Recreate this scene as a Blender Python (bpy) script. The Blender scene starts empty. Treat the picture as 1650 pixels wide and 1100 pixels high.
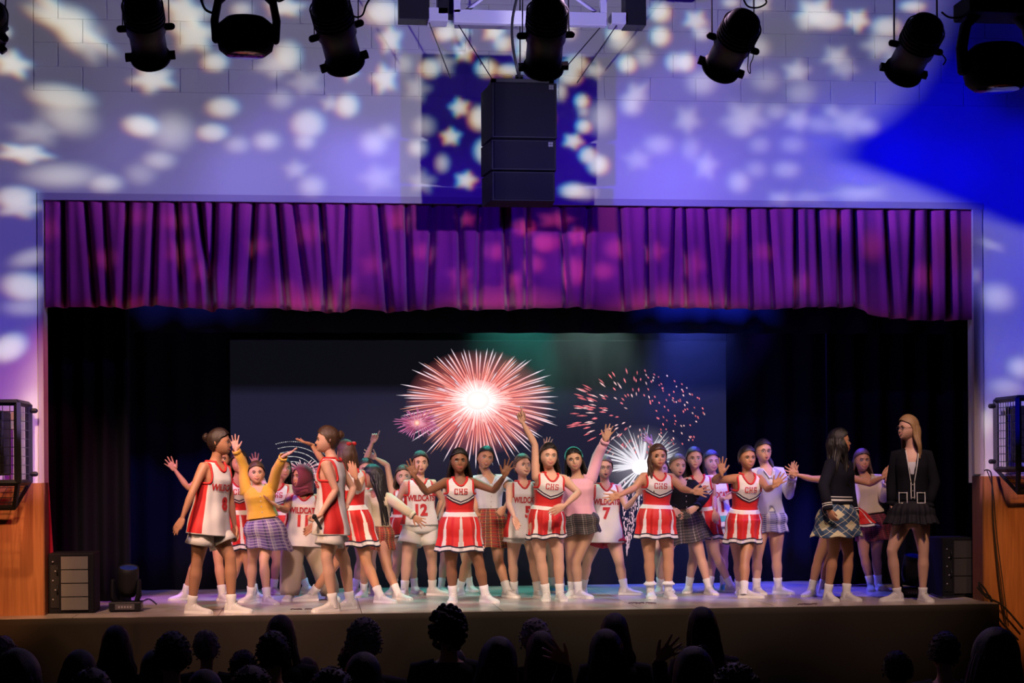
import bpy, bmesh, math, random
import numpy as np
from mathutils import Vector, Matrix

PI = math.pi
SC = bpy.context.scene
COL = SC.collection

# ------------------------------------------------------------------ camera
F, PX, PY, CZ = 2840.0, 825.0, 755.8, 1.2
CAM = np.array([-1.822, -15.209, CZ]); YAW = .11125; ROLL = .00659
fw = np.array([math.sin(YAW), math.cos(YAW), 0.]); rt = np.array([math.cos(YAW), -math.sin(YAW), 0.]); up = np.array([0, 0, 1.])
CR = rt*math.cos(ROLL) - up*math.sin(ROLL); CU = rt*math.sin(ROLL) + up*math.cos(ROLL)
cd = bpy.data.cameras.new('camera'); cam = bpy.data.objects.new('camera', cd); COL.objects.link(cam)
cam.matrix_world = Matrix(((CR[0], CU[0], -fw[0], CAM[0]), (CR[1], CU[1], -fw[1], CAM[1]), (CR[2], CU[2], -fw[2], CAM[2]), (0, 0, 0, 1)))
cd.sensor_width = 36; cd.lens = F*36/1650; cd.shift_x = 0; cd.shift_y = (PY-550)/1650
cd.clip_start = .1; cd.clip_end = 100
SC.camera = cam

def ray(x, y):
    d = fw*F + CR*(x-PX) - CU*(y-PY)
    return d
def U(x, y, Y):
    """point seen at pixel x,y on the vertical plane of depth Y"""
    d = ray(x, y); return CAM + d*((Y-CAM[1])/d[1])
def G(x, y, z=0.):
    """point seen at pixel x,y on the level z"""
    d = ray(x, y); return CAM + d*((z-CAM[2])/d[2])
def PXY(P):
    v = np.asarray(P, float)-CAM
    dd = v@fw
    return PX+(v@CR)/dd*F, PY-(v@CU)/dd*F

# ------------------------------------------------------------------ render look
SC.view_settings.view_transform = 'Standard'; SC.view_settings.look = 'None'
SC.view_settings.exposure = 0; SC.view_settings.gamma = 1; SC.view_settings.use_curve_mapping = False
w = bpy.data.worlds.new('world'); SC.world = w; w.use_nodes = True
w.node_tree.nodes['Background'].inputs[0].default_value = (.25, .22, .4, 1)
w.node_tree.nodes['Background'].inputs[1].default_value = .012

# ------------------------------------------------------------------ lamps
WALL_ALB = .62
def spot(name, loc, aim, size, energy, col, blend=.3, soft=.04):
    L = bpy.data.lights.new(name, 'SPOT'); L.energy = energy; L.color = col; L.spot_size = math.radians(size)
    L.spot_blend = blend; L.shadow_soft_size = soft
    o = bpy.data.objects.new(name, L); COL.objects.link(o); o.location = loc
    o.rotation_euler = (Vector(aim)-Vector(loc)).to_track_quat('-Z', 'Y').to_euler()
    return o
IW, IH = 1100, 620
def projector(name, loc, aim, field, soft=.02, half=3.0):
    """a projector lamp with a slide: field(X, Z, px, py) gives the light that its beam brings to the wall plane Y=0"""
    loc = np.array(loc, float)
    o = spot(name, tuple(loc), aim, 150, 4*PI*100, (1, 1, 1), 0, soft)
    q = (Vector(aim)-Vector(loc)).to_track_quat('-Z', 'Y'); R = np.array(q.to_matrix())
    uu, vv = np.meshgrid((np.arange(IW)+.5)/IW, (np.arange(IH)+.5)/IH)
    lx = -(uu-.5)*2*half; ly = -(vv-.5)*2*half*IH/IW
    D = lx[..., None]*R[:, 0]+ly[..., None]*R[:, 1]-R[:, 2]
    t = (0-loc[1])/np.maximum(D[..., 1], 1e-3)
    P = loc+D*t[..., None]
    v = P-CAM; dd = v@fw; px = PX+(v@CR)/dd*F; py = PY-(v@CU)/dd*F
    d2 = ((P-loc)**2).sum(-1); cos = D[..., 1]/np.sqrt((D**2).sum(-1))
    T = field(P[..., 0], P[..., 2], px, py)
    I = T*(PI*d2/(WALL_ALB*np.maximum(cos, .1)))[..., None]/100
    I[D[..., 1] <= .05] = 0
    a = np.ones((IH, IW, 4), np.float32); a[..., :3] = I
    im = bpy.data.images.new(name+'_slide', IW, IH, float_buffer=True); im.colorspace_settings.name = 'Non-Color'
    im.pixels.foreach_set(a.ravel()); im.update(); im.pack()
    L = o.data; L.use_nodes = True; nt = L.node_tree; N = nt.nodes
    em = [n for n in N if n.type == 'EMISSION'][0]
    tc = N.new('ShaderNodeTexCoord'); sx = N.new('ShaderNodeSeparateXYZ'); nt.links.new(tc.outputs['Normal'], sx.inputs[0])
    co = N.new('ShaderNodeCombineXYZ')
    for i in range(2):
        d = N.new('ShaderNodeMath'); d.operation = 'DIVIDE'; nt.links.new(sx.outputs[i], d.inputs[0]); nt.links.new(sx.outputs[2], d.inputs[1])
        e = N.new('ShaderNodeMath'); e.operation = 'MULTIPLY_ADD'; nt.links.new(d.outputs[0], e.inputs[0])
        e.inputs[1].default_value = .5/half*(1 if i == 0 else IW/IH); e.inputs[2].default_value = .5
        nt.links.new(e.outputs[0], co.inputs[i])
    tx = N.new('ShaderNodeTexImage'); tx.image = im; tx.extension = 'CLIP'; tx.interpolation = 'Linear'
    nt.links.new(co.outputs[0], tx.inputs[0]); nt.links.new(tx.outputs[0], em.inputs[0]); em.inputs[1].default_value = 1
    return o

def idw(pts, x, y, p=3.):
    num = 0; den = 0
    for (a, b, v) in pts:
        wgt = 1/((((x-a)/1.)**2+((y-b)*1.3)**2)+900)**(p/2)
        num = num+wgt*v; den = den+wgt
    return num/den
def sstep(a, b, x):
    t = np.clip((x-a)/(b-a), 0, 1); return t*t*(3-2*t)
# how much neutral and how much blue light the lamps bring, by place on the wall
WHITE = [(60, 40, .085), (100, 120, .085), (300, 60, .10), (300, 150, .10), (250, 250, .13), (500, 60, .12), (600, 160, .17), (600, 260, .24), (400, 280, .19),
         (800, 60, .13), (1000, 80, .12), (1100, 160, .14), (1080, 290, .19), (1250, 60, .12), (1250, 130, .12), (1300, 230, .12), (1400, 60, .08), (1400, 320, .18),
         (30, 220, .09), (30, 390, .05), (20, 520, .06), (40, 620, .07), (50, 740, .30), (1620, 500, .085), (1600, 600, .11), (1620, 700, .22), (1590, 750, .3),
         (150, 420, .04), (400, 420, .06), (800, 420, .09), (1100, 420, .08), (1400, 420, .05)]
BLUE = [(60, 40, .03), (100, 150, .05), (300, 60, .04), (300, 160, .07), (250, 250, .2), (500, 60, .06), (600, 160, .16), (600, 260, .62), (400, 290, .4),
        (800, 60, .1), (740, 200, .2), (740, 300, .42), (1000, 60, .06), (1000, 250, .6), (1100, 160, .35), (1080, 290, .8), (1250, 60, .06), (1250, 130, .2), (1300, 230, .55), (1400, 60, .12), (1400, 320, .6),
        (1450, 260, .80), (1550, 180, .42), (1600, 60, .05), (1640, 150, .08), (1540, 280, .72), (1640, 250, .5), (1620, 330, .55), (1620, 430, .5), (1620, 560, .40), (1620, 720, .16),
        (30, 220, .12), (30, 390, .22), (20, 520, .30), (40, 620, .30), (50, 740, .25), (150, 420, .12), (400, 420, .32), (800, 420, .5), (1100, 420, .45), (1400, 420, .22), (1540, 400, .1)]
def edge_white(px, py):
    ys = [-200, 0, 100, 160, 200, 235, 255, 275, 300, 325, 355, 400, 2000]; xs = [1560, 1530, 1490, 1455, 1410, 1355, 1350, 1400, 1470, 1530, 1600, 1750, 1750]
    return sstep(45, -45, px-np.interp(py, ys, xs))
def down(px, py):
    inside = sstep(60, 70, px)*sstep(1592, 1575, px)
    lim_in = sstep(520, 430, py)*.9+.1*sstep(620, 500, py)
    return inside*lim_in+(1-inside)*sstep(830, 790, py)
def half_of(px, left):
    m = sstep(815, 865, px); return 1-m if left else m
def white_field(left):
    def f(X, Z, px, py):
        v = idw(WHITE, px, py)*edge_white(px, py)*down(px, py)*half_of(px, left)
        warm = sstep(560, 740, py)
        return np.stack([v*(1+.25*warm), v*(.93-.15*warm), v*(1.05-.2*warm)], -1)
    return f
def blue_field(left):
    def f(X, Z, px, py):
        v = idw(BLUE, px, py)*down(px, py)*(.42+.16*half_of(px, left))
        red = sstep(1350, 1150, px)*.06
        return np.stack([v*(.0+red), v*.0, v], -1)
    return f
BLOBS = """110,37,75,28,35,1;143,67,40,25,30,.6;20,103,30,20,20,1;10,52,10,10,0,.6;100,157,55,22,10,.75;110,187,45,28,20,.6;60,213,40,20,0,.4;40,247,42,15,5,1;100,283,60,20,0,.6;27,317,36,18,0,.8
247,128,34,20,0,.9;360,173,27,17,0,.75;230,203,32,18,10,1;277,213,35,30,0,.5;343,213,26,15,0,.75;383,233,20,14,0,.4;430,227,22,15,0,.6;497,200,28,24,0,.75;492,227,17,14,0,.55;257,258,26,15,0,.55;227,280,25,18,0,.3;170,295,28,15,0,.7;477,273,18,14,0,.4;503,300,22,18,0,.5
300,20,40,25,30,.9;312,55,35,28,20,.9;347,100,22,16,0,.8;390,15,18,12,0,.6;460,12,30,14,0,.9;463,90,25,25,0,.8;445,105,30,18,0,.6;493,133,25,18,0,.35;453,160,20,16,0,.35;533,167,14,12,0,.5
617,20,32,22,0,1;630,63,18,22,0,.9;620,127,20,22,0,.95;563,113,14,16,0,.8;650,103,16,15,0,.4;693,110,18,16,0,.9;713,103,20,16,0,.5;717,53,17,14,0,.9;737,50,22,16,0,.8;747,83,16,15,0,.9;763,30,26,12,0,.8;797,50,17,17,0,1;810,70,16,14,0,.8;783,110,18,15,0,1;820,113,24,10,0,.9
843,77,14,20,0,.9;560,170,20,20,0,.9;603,230,22,20,0,.55;623,213,16,14,0,.4;673,143,18,18,0,.4;683,203,18,16,0,.45;673,238,15,14,0,.7;680,293,18,16,0,.45;610,287,26,20,0,.35;740,173,15,14,0,.9;773,190,18,20,0,1;727,220,15,13,0,.9;780,243,17,20,0,.9;750,290,16,13,0,1;713,263,11,14,0,.6
830,150,20,20,0,1;870,190,22,18,0,.8;850,200,18,14,0,.7;820,230,20,18,0,.6;812,305,16,14,0,.6;937,163,12,12,0,1;940,203,13,12,0,1;923,227,15,12,0,1;947,250,15,14,0,1;963,265,18,17,0,1;923,307,22,13,0,1;940,310,20,12,0,.7;967,190,22,25,0,.5;940,180,10,10,0,.6
927,103,20,16,0,.9;917,123,20,14,0,.9;957,113,14,12,0,.7;903,147,10,15,0,.7;993,53,18,14,0,1;1000,67,20,15,0,.7;1063,20,18,17,0,1;1063,58,17,17,0,1;1010,103,16,15,0,1;1037,93,16,15,0,.5;1087,100,16,16,0,.8;1023,153,22,16,-40,.6;1017,170,18,16,0,.6;1060,233,24,16,0,.35;1027,257,20,16,0,.3;917,50,12,14,0,.7
1120,33,18,16,0,.8;1130,53,14,12,0,.7;1104,100,15,17,0,1;1177,4,14,8,0,.7;1223,7,17,12,0,.7;1220,77,20,18,0,.5;1190,113,17,14,0,.5;1130,133,24,20,0,.5;1313,20,30,22,0,1;1333,33,28,16,0,.9;1300,37,16,12,0,.7;1380,32,19,17,0,.95;1347,92,20,17,0,.6;1360,110,19,15,0,.4;1283,115,19,16,0,.6
1233,130,24,18,0,.3;1290,150,24,20,0,.3;1427,43,25,17,0,.8;1417,73,24,19,0,.6;1437,93,15,13,0,.4;1470,10,22,10,0,.8;1107,193,18,20,0,.45;1200,190,32,24,0,.5;1193,207,22,14,0,.4;1250,180,20,14,0,.3;1285,193,20,18,0,.45;1320,200,22,14,0,.25;1367,197,32,22,0,.4;1393,203,22,15,0,.4;1340,180,14,12,0,.3
1223,233,17,14,0,.25;1277,233,20,14,0,.25;1137,267,17,20,0,.4;1113,240,16,20,0,.25;1190,293,18,18,0,.45;1217,273,18,14,0,.25;1267,273,22,14,0,.35;1257,320,20,12,0,.35;1383,312,44,12,0,.35;1300,318,30,10,0,.25
33,333,36,17,0,.75;40,462,38,24,10,.85;50,415,34,14,-15,.5;40,495,34,14,0,.4;15,560,32,22,-25,1;55,650,22,24,0,.4;1605,478,28,22,10,.5;1595,394,22,8,20,.3;1645,592,22,17,10,.55;1620,622,26,14,0,.35;1588,680,14,22,0,.6;1573,445,7,14,0,.4;1573,598,5,16,0,.35
745,350,14,10,0,.6;850,362,20,14,0,.9;885,385,24,16,0,.9;932,430,18,24,0,.8;940,375,20,14,0,.8;790,400,18,14,0,.6;1000,395,18,16,0,.7;825,445,20,14,0,.7;905,350,24,12,0,.7;870,420,18,14,0,.6;980,430,18,14,0,.6;1060,400,16,14,0,.5;735,440,18,20,0,.5;680,400,18,14,0,.5;600,420,20,16,0,.3;1120,420,18,22,0,.4
300,400,24,18,0,.35;290,350,24,14,0,.3;180,410,20,16,0,.25;230,345,20,14,0,.2;330,430,16,20,0,.3;420,390,20,14,0,.3;500,370,20,18,0,.3;90,365,20,18,0,.25;1230,400,18,14,0,.3;1290,450,16,18,0,.35;1400,390,18,24,0,.35;1480,440,16,22,0,.3;1180,360,16,20,0,.3;1340,350,18,14,0,.25;560,450,18,14,0,.3;640,350,20,16,0,.4;460,455,20,14,0,.2"""
BL = [tuple(float(v) for v in s.split(',')) for s in BLOBS.replace('\n', ';').split(';')]
def gobo_field(X, Z, px, py):
    out = np.zeros(px.shape+(3,))
    rnd = random.Random(4)
    for (x, y, rx, ry, ang, s) in BL:
        m = (abs(px-x) < 110) & (abs(py-y) < 110)
        if not m.any(): continue
        star = rnd.random() < .45; ph = rnd.random()*6; side = np.sign(x-780) if abs(x-780) > 60 else rnd.choice((-1, 1))
        fr = 4.0 if s > .7 else 2.
        for c, off in enumerate((fr, 0, -fr)):
            dx = px[m]-x-off*side*.8; dy = py[m]-y-off*.3; a = math.radians(ang)
            u_ = (dx*math.cos(a)+dy*math.sin(a))/rx; v_ = (-dx*math.sin(a)+dy*math.cos(a))/ry
            r = np.hypot(u_, v_)
            if star: r = r/(1+.16*np.cos(5*np.arctan2(v_, u_)+ph))
            e = .2 if s < .75 else .42
            g = sstep(1.5 if s < .75 else 1.3, e, r)*(.85+.15*np.clip(1-r, 0, 1))
            k = (1., .95, .78)[c] if y < 330 or x < 62 or x > 1570 else (1., .6, .55)[c]
            out[..., c][m] = np.maximum(out[..., c][m], g*s*.56*k) + .25*np.minimum(out[..., c][m], g*s*.56*k)
    return out*down(px, py)[..., None]
def gobo_half(left):
    def f(X, Z, px, py): return gobo_field(X, Z, px, py)*half_of(px, left)[..., None]
    return f

PXC = U(840, 200, -1)[0]       # the loudspeaker column's middle
projector('gobo_lamp', (PXC-1.6, -2.9, 3.55), (PXC-1.9, 0, 3.9), gobo_half(True))
projector('gobo_lamp', (PXC+1.8, -2.9, 3.55), (PXC+2.1, 0, 3.9), gobo_half(False))
projector('house_lamp', (PXC+.74, -2.9, 3.55), (PXC+.3, 0, 3.9), white_field(True))
projector('house_lamp', (PXC-.66, -2.9, 3.55), (PXC-.3, 0, 3.9), white_field(False))
projector('blue_lamp', (PXC+1.08, -2.9, 3.55), (PXC+.9, 0, 3.9), blue_field(True))
projector('blue_lamp', (PXC-.98, -2.9, 3.55), (PXC-.8, 0, 3.9), blue_field(False))
# warm front wash on the cast: upper edges of the beams are cut by the shutters
for (x, y, z, ax, ay, az, sz, e, c) in [(-4.2, -3.0, 4.4, -2.9, .4, .5, 40, 800, (1, .58, .34)), (-2.2, -3.0, 4.4, -1.7, .7, .5, 40, 580, (1, .68, .48)), (-.3, -3.0, 4.4, -.1, .8, .5, 40, 580, (1, .76, .62)),
                                       (1.5, -3.0, 4.4, 1.3, .8, .5, 40, 560, (1, .72, .56)), (3.0, -3.0, 4.4, 3.0, .5, .6, 36, 480, (1, .64, .42)),
                                       (-5.6, -4.5, 3.2, -1.6, .8, .8, 30, 230, (1, .62, .42)), (4.6, -5.5, 2.6, .9, .8, .8, 30, 180, (1, .62, .42))]:
    spot('front_wash', (x, y, z), (ax, ay, az), sz, e*1.15, c, .6, .06)
spot('drape_beam', (1.9, .9, 4.2), (2.15, 2.95, 1.2), 48, 2600, (.03, .06, 1), .9, .1)
spot('drape_beam', (-2.6, .5, 4.2), (-3.3, 2.9, 1.6), 44, 500, (.10, .12, 1), .9, .1)
spot('rim_wash', (.5, -2.6, 5.0), (0, -8.2, -.2), 75, 130, (.62, .38, .62), .6, .3)
spot('leg_wash', (-1.6, -2.9, 4.4), (-4.1, .5, 1.3), 22, 420, (.9, .06, .22), .4, .08)
spot('fill_wash', (-2.6, -3.0, 4.4), (-2.3, .5, .8), 44, 170, (.55, .30, 1), .6, .1)
spot('fill_wash', (2.4, -3.0, 4.4), (2.6, .8, .8), 44, 120, (.40, .30, 1), .6, .1)
spot('pier_wash', (-3.3, -7.0, 3.0), (-4.7, -.1, .35), 13, 1900, (1, .42, .18), .5, .15)
spot('pier_wash', (3.0, -7.0, 3.0), (4.9, -.1, .3), 14, 1500, (1, .46, .18), .5, .15)
# coloured beams from the bars over the stage
for (x, y, z, ax, ay, e, c) in [(-1.3, 2.6, 3.3, -1.4, 1.4, 260, (.1, .9, .85)), (.1, 2.6, 3.3, .1, 1.3, 260, (.1, .9, .75)), (.9, 2.5, 3.4, 1.0, 1.5, 150, (.5, .9, .8)),
                               (2.0, 2.4, 3.4, 2.1, 1.2, 620, (.08, .12, 1)), (3.0, 2.4, 3.4, 2.9, 1.0, 620, (.1, .05, 1)),
                               (-2.3, 2.2, 3.4, -2.4, 0.8, 420, (.35, .12, 1)), (-3.2, 2.2, 3.4, -3.0, 0.6, 320, (.5, .1, 1))]:
    spot('back_beam', (x, y, z), (ax, ay, 0), 58, e, c, .5, .08)
for (x, ax, sz, e, c) in [(.55, .35, 14, 230, (.05, .8, .7)), (1.0, .95, 7, 190, (.75, .85, .95)), (1.22, 1.3, 6, 150, (.7, .8, 1)), (1.5, 1.65, 9, 130, (.3, .5, 1))]:
    spot('haze_beam', (x, 2.35, 3.6), (ax, 2.2, 0), sz, e, c, .8, .03)
spot('side_beam', (-3.8, .6, 2.6), (-1.8, 1.4, .8), 60, 110, (.55, .15, 1), .5, .1)
spot('side_beam', (3.8, .6, 2.7), (1.9, 1.6, .8), 60, 150, (.22, .12, 1), .5, .1)

# ------------------------------------------------------------------ materials
MATS = {}
def mat(name, col, rough=.6, metal=0., spec=.5, bump=None, var=None, emit=None, sheen=0.):
    if name in MATS: return MATS[name]
    m = bpy.data.materials.new(name); m.use_nodes = True; nt = m.node_tree; b = nt.nodes['Principled BSDF']
    b.inputs['Base Color'].default_value = (*col, 1); b.inputs['Roughness'].default_value = rough; b.inputs['Metallic'].default_value = metal
    b.inputs['Specular IOR Level'].default_value = spec
    if sheen: b.inputs['Sheen Weight'].default_value = sheen
    if emit: b.inputs['Emission Color'].default_value = (*emit[:3], 1); b.inputs['Emission Strength'].default_value = emit[3]
    tc = None
    if bump or var:
        tc = nt.nodes.new('ShaderNodeTexCoord')
    if bump:      # (scale, strength, distance, stretch)
        mp = nt.nodes.new('ShaderNodeMapping'); mp.inputs['Scale'].default_value = bump[3] if len(bump) > 3 else (1, 1, 1)
        nz = nt.nodes.new('ShaderNodeTexNoise'); nz.inputs['Scale'].default_value = bump[0]; nz.inputs['Detail'].default_value = 4
        bp = nt.nodes.new('ShaderNodeBump'); bp.inputs['Strength'].default_value = bump[1]; bp.inputs['Distance'].default_value = bump[2]
        nt.links.new(tc.outputs['Object'], mp.inputs[0]); nt.links.new(mp.outputs[0], nz.inputs[0]); nt.links.new(nz.outputs[0], bp.inputs['Height']); nt.links.new(bp.outputs[0], b.inputs['Normal'])
    if var:       # (scale, colour2, stretch)
        mp = nt.nodes.new('ShaderNodeMapping'); mp.inputs['Scale'].default_value = var[2] if len(var) > 2 else (1, 1, 1)
        nz = nt.nodes.new('ShaderNodeTexNoise'); nz.inputs['Scale'].default_value = var[0]; nz.inputs['Detail'].default_value = 5
        rp = nt.nodes.new('ShaderNodeValToRGB'); rp.color_ramp.elements[0].position = .3; rp.color_ramp.elements[1].position = .7
        rp.color_ramp.elements[0].color = (*col, 1); rp.color_ramp.elements[1].color = (*var[1], 1)
        nt.links.new(tc.outputs['Object'], mp.inputs[0]); nt.links.new(mp.outputs[0], nz.inputs[0]); nt.links.new(nz.outputs[0], rp.inputs[0]); nt.links.new(rp.outputs[0], b.inputs['Base Color'])
    MATS[name] = m; return m
def plaid(name, base, lines, n=14., rough=.8):
    """woven check by the cloth's own uv: lines = [(offset, width, colour, strength)] run both ways"""
    if name in MATS: return MATS[name]
    m = bpy.data.materials.new(name); m.use_nodes = True; nt = m.node_tree; b = nt.nodes['Principled BSDF']; b.inputs['Roughness'].default_value = rough
    uv = nt.nodes.new('ShaderNodeUVMap'); uv.uv_map = 'UV'; sp = nt.nodes.new('ShaderNodeSeparateXYZ'); nt.links.new(uv.outputs[0], sp.inputs[0])
    prev = None; c0 = nt.nodes.new('ShaderNodeRGB'); c0.outputs[0].default_value = (*base, 1); prev = c0.outputs[0]
    for ax in (0, 1):
        for (off, wd, col, st) in lines:
            a = nt.nodes.new('ShaderNodeMath'); a.operation = 'MULTIPLY_ADD'; nt.links.new(sp.outputs[ax], a.inputs[0]); a.inputs[1].default_value = n; a.inputs[2].default_value = off
            f = nt.nodes.new('ShaderNodeMath'); f.operation = 'FRACT'; nt.links.new(a.outputs[0], f.inputs[0])
            l = nt.nodes.new('ShaderNodeMath'); l.operation = 'LESS_THAN'; nt.links.new(f.outputs[0], l.inputs[0]); l.inputs[1].default_value = wd
            s = nt.nodes.new('ShaderNodeMath'); s.operation = 'MULTIPLY'; nt.links.new(l.outputs[0], s.inputs[0]); s.inputs[1].default_value = st
            mx = nt.nodes.new('ShaderNodeMix'); mx.data_type = 'RGBA'; nt.links.new(s.outputs[0], mx.inputs[0]); nt.links.new(prev, mx.inputs[6]); mx.inputs[7].default_value = (*col, 1)
            prev = mx.outputs[2]
    nt.links.new(prev, b.inputs['Base Color']); MATS[name] = m; return m
def argyle(name, c1, c2, c3, nu, nv):
    m = bpy.data.materials.new(name); m.use_nodes = True; nt = m.node_tree; b = nt.nodes['Principled BSDF']; b.inputs['Roughness'].default_value = .8
    uv = nt.nodes.new('ShaderNodeUVMap'); uv.uv_map = 'UV'; sp = nt.nodes.new('ShaderNodeSeparateXYZ'); nt.links.new(uv.outputs[0], sp.inputs[0])
    def M(op, a, bb=None, c=None):
        n = nt.nodes.new('ShaderNodeMath'); n.operation = op
        for i, v in enumerate((a, bb, c)):
            if v is None: continue
            if isinstance(v, (int, float)): n.inputs[i].default_value = v
            else: nt.links.new(v, n.inputs[i])
        return n.outputs[0]
    u = M('MULTIPLY', sp.outputs[0], nu); v = M('MULTIPLY', sp.outputs[1], nv)
    p = M('FLOOR', M('ADD', u, v)); q = M('FLOOR', M('SUBTRACT', u, v))
    par = M('MODULO', M('ADD', p, M('MULTIPLY', q, 1.)), 2.); par = M('ABSOLUTE', par)
    par2 = M('ABSOLUTE', M('MODULO', p, 2.))
    def mix(f, a, c):
        mx = nt.nodes.new('ShaderNodeMix'); mx.data_type = 'RGBA'; nt.links.new(f, mx.inputs[0])
        if isinstance(a, tuple): mx.inputs[6].default_value = (*a, 1)
        else: nt.links.new(a, mx.inputs[6])
        mx.inputs[7].default_value = (*c, 1); return mx.outputs[2]
    white = M('MULTIPLY', M('LESS_THAN', par2, .5), M('LESS_THAN', M('ABSOLUTE', M('MODULO', q, 2.)), .5))
    c = mix(M('LESS_THAN', par, .5), c2, c1); c = mix(white, c, c3)
    for s in (M('ADD', u, v), M('SUBTRACT', u, v)):
        c = mix(M('MULTIPLY', M('LESS_THAN', M('ABSOLUTE', M('SUBTRACT', M('FRACT', M('ADD', s, 20.)), .5)), .03), .7), c, (.75, .7, .45))
    nt.links.new(c, b.inputs['Base Color']); MATS[name] = m; return m

# ------------------------------------------------------------------ mesh builder
class MB:
    def __init__(s): s.v = []; s.f = []; s.m = []; s.uv = []
    def add(s, vs, fs, mi=0, uvs=None):
        o = len(s.v); s.v.extend([tuple(map(float, p)) for p in vs])
        s.uv.extend(uvs if uvs is not None else [(0, 0)]*len(vs))
        for k, f in enumerate(fs):
            s.f.append(tuple(i+o for i in f)); s.m.append(mi if isinstance(mi, int) else mi[k])
        return s
    def box(s, a, b, mi=0, M=None):
        x0, y0, z0 = a; x1, y1, z1 = b
        vs = [np.array(p, float) for p in ((x0, y0, z0), (x1, y0, z0), (x1, y1, z0), (x0, y1, z0), (x0, y0, z1), (x1, y0, z1), (x1, y1, z1), (x0, y1, z1))]
        if M is not None: vs = [M(p) for p in vs]
        return s.add(vs, [(0, 3, 2, 1), (4, 5, 6, 7), (0, 1, 5, 4), (1, 2, 6, 5), (2, 3, 7, 6), (3, 0, 4, 7)], mi)
    def tube(s, pts, rad, seg=12, mi=0, caps=True, round_=False, flat=None):
        """tube through pts; rad scalar, list of r, or list of (ra, rb); flat = preferred side vector"""
        pts = [np.array(p, float) for p in pts]; n = len(pts)
        if isinstance(rad, (int, float)): rad = [rad]*n
        if round_:
            r0 = rad[0] if not isinstance(rad[0], tuple) else min(rad[0]); r1 = rad[-1] if not isinstance(rad[-1], tuple) else min(rad[-1])
            d0 = pts[0]-pts[1]; d0 /= np.linalg.norm(d0)+1e-9; d1 = pts[-1]-pts[-2]; d1 /= np.linalg.norm(d1)+1e-9
            sc = lambda r, k: tuple(q*k for q in r) if isinstance(r, tuple) else r*k
            A = [(pts[0]+d0*r0*q, sc(rad[0], math.sqrt(max(0, 1-q*q))+.02)) for q in (.98, .75, .4)]
            B = [(pts[-1]+d1*r1*q, sc(rad[-1], math.sqrt(max(0, 1-q*q))+.02)) for q in (.4, .75, .98)]
            pts = [a[0] for a in A]+pts+[b[0] for b in B]; rad = [a[1] for a in A]+list(rad)+[b[1] for b in B]; n = len(pts)
        ref = np.array(flat, float) if flat is not None else None
        vs = []; px_ = None
        for i in range(n):
            t = pts[min(i+1, n-1)]-pts[max(i-1, 0)]; t /= np.linalg.norm(t)+1e-9
            if ref is not None: x = ref-t*(ref@t)
            elif px_ is None:
                x = np.cross(t, (0, 0, 1.)); 
                if np.linalg.norm(x) < .2: x = np.cross(t, (0, 1., 0))
            else: x = px_-t*(px_@t)
            x /= np.linalg.norm(x)+1e-9; px_ = x; y = np.cross(t, x)
            ra, rb = rad[i] if isinstance(rad[i], tuple) else (rad[i], rad[i])
            for k in range(seg):
                a = 2*PI*k/seg; vs.append(pts[i]+x*ra*math.cos(a)+y*rb*math.sin(a))
        fs = [(i*seg+k, i*seg+(k+1) % seg, (i+1)*seg+(k+1) % seg, (i+1)*seg+k) for i in range(n-1) for k in range(seg)]
        if caps: fs += [tuple(range(seg))[::-1], tuple(range((n-1)*seg, n*seg))]
        return s.add(vs, fs, mi)
    def ball(s, c, r, seg=14, rings=9, mi=0, M=None):
        r = (r, r, r) if isinstance(r, (int, float)) else r; c = np.array(c, float)
        vs = []; 
        for i in range(rings+1):
            a = PI*i/rings
            for k in range(seg):
                b = 2*PI*k/seg; p = np.array((math.sin(a)*math.cos(b)*r[0], math.sin(a)*math.sin(b)*r[1], math.cos(a)*r[2]))
                vs.append(c+(p if M is None else M@p))
        fs = [(i*seg+k, (i+1)*seg+k, (i+1)*seg+(k+1) % seg, i*seg+(k+1) % seg) for i in range(rings) for k in range(seg)]
        return s.add(vs, fs, mi)
    def lathe(s, prof, seg=24, mi=0, M=None):
        """prof [(r, z)] around local z; M maps a local point to the world"""
        vs = []
        for r, z in prof:
            for k in range(seg):
                a = 2*PI*k/seg; p = np.array((r*math.cos(a), r*math.sin(a), z)); vs.append(p if M is None else M(p))
        n = len(prof)
        fs = [(i*seg+k, i*seg+(k+1) % seg, (i+1)*seg+(k+1) % seg, (i+1)*seg+k) for i in range(n-1) for k in range(seg)]
        return s.add(vs, fs, mi)
    def mesh(s, name, mats, smooth=True):
        me = bpy.data.meshes.new(name); me.from_pydata(s.v, [], s.f)
        for m in (mats if isinstance(mats, (list, tuple)) else [mats]): me.materials.append(m)
        me.polygons.foreach_set('material_index', np.array(s.m, np.int32))
        if any(u != (0, 0) for u in s.uv):
            l = me.uv_layers.new(name='UV'); li = np.zeros(len(me.loops), np.int32); me.loops.foreach_get('vertex_index', li)
            l.data.foreach_set('uv', np.array(s.uv, np.float32)[li].ravel())
        me.polygons.foreach_set('use_smooth', np.full(len(me.polygons), smooth)); me.update()
        return me
    def obj(s, name, mats, parent=None, smooth=True, origin=None):
        if origin is not None: o_ = np.array(origin, float); s.v = [tuple(np.array(p)-o_) for p in s.v]
        o = bpy.data.objects.new(name, s.mesh(name, mats, smooth)); COL.objects.link(o)
        if parent is not None: o.parent = parent
        elif origin is not None: o.location = tuple(origin)
        return o
def tag(o, label, cat, group=None, kind=None):
    if label: o['label'] = label
    if cat: o['category'] = cat
    if group: o['group'] = group
    if kind: o['kind'] = kind
    return o
def empty(name, loc, label, cat, group=None):
    o = bpy.data.objects.new(name, None); COL.objects.link(o); o.location = tuple(loc); o.empty_display_size = .1; return tag(o, label, cat, group)
def structure(o): o['kind'] = 'structure'; return o
def nrm(v): v = np.array(v, float); return v/(np.linalg.norm(v)+1e-9)
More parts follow.
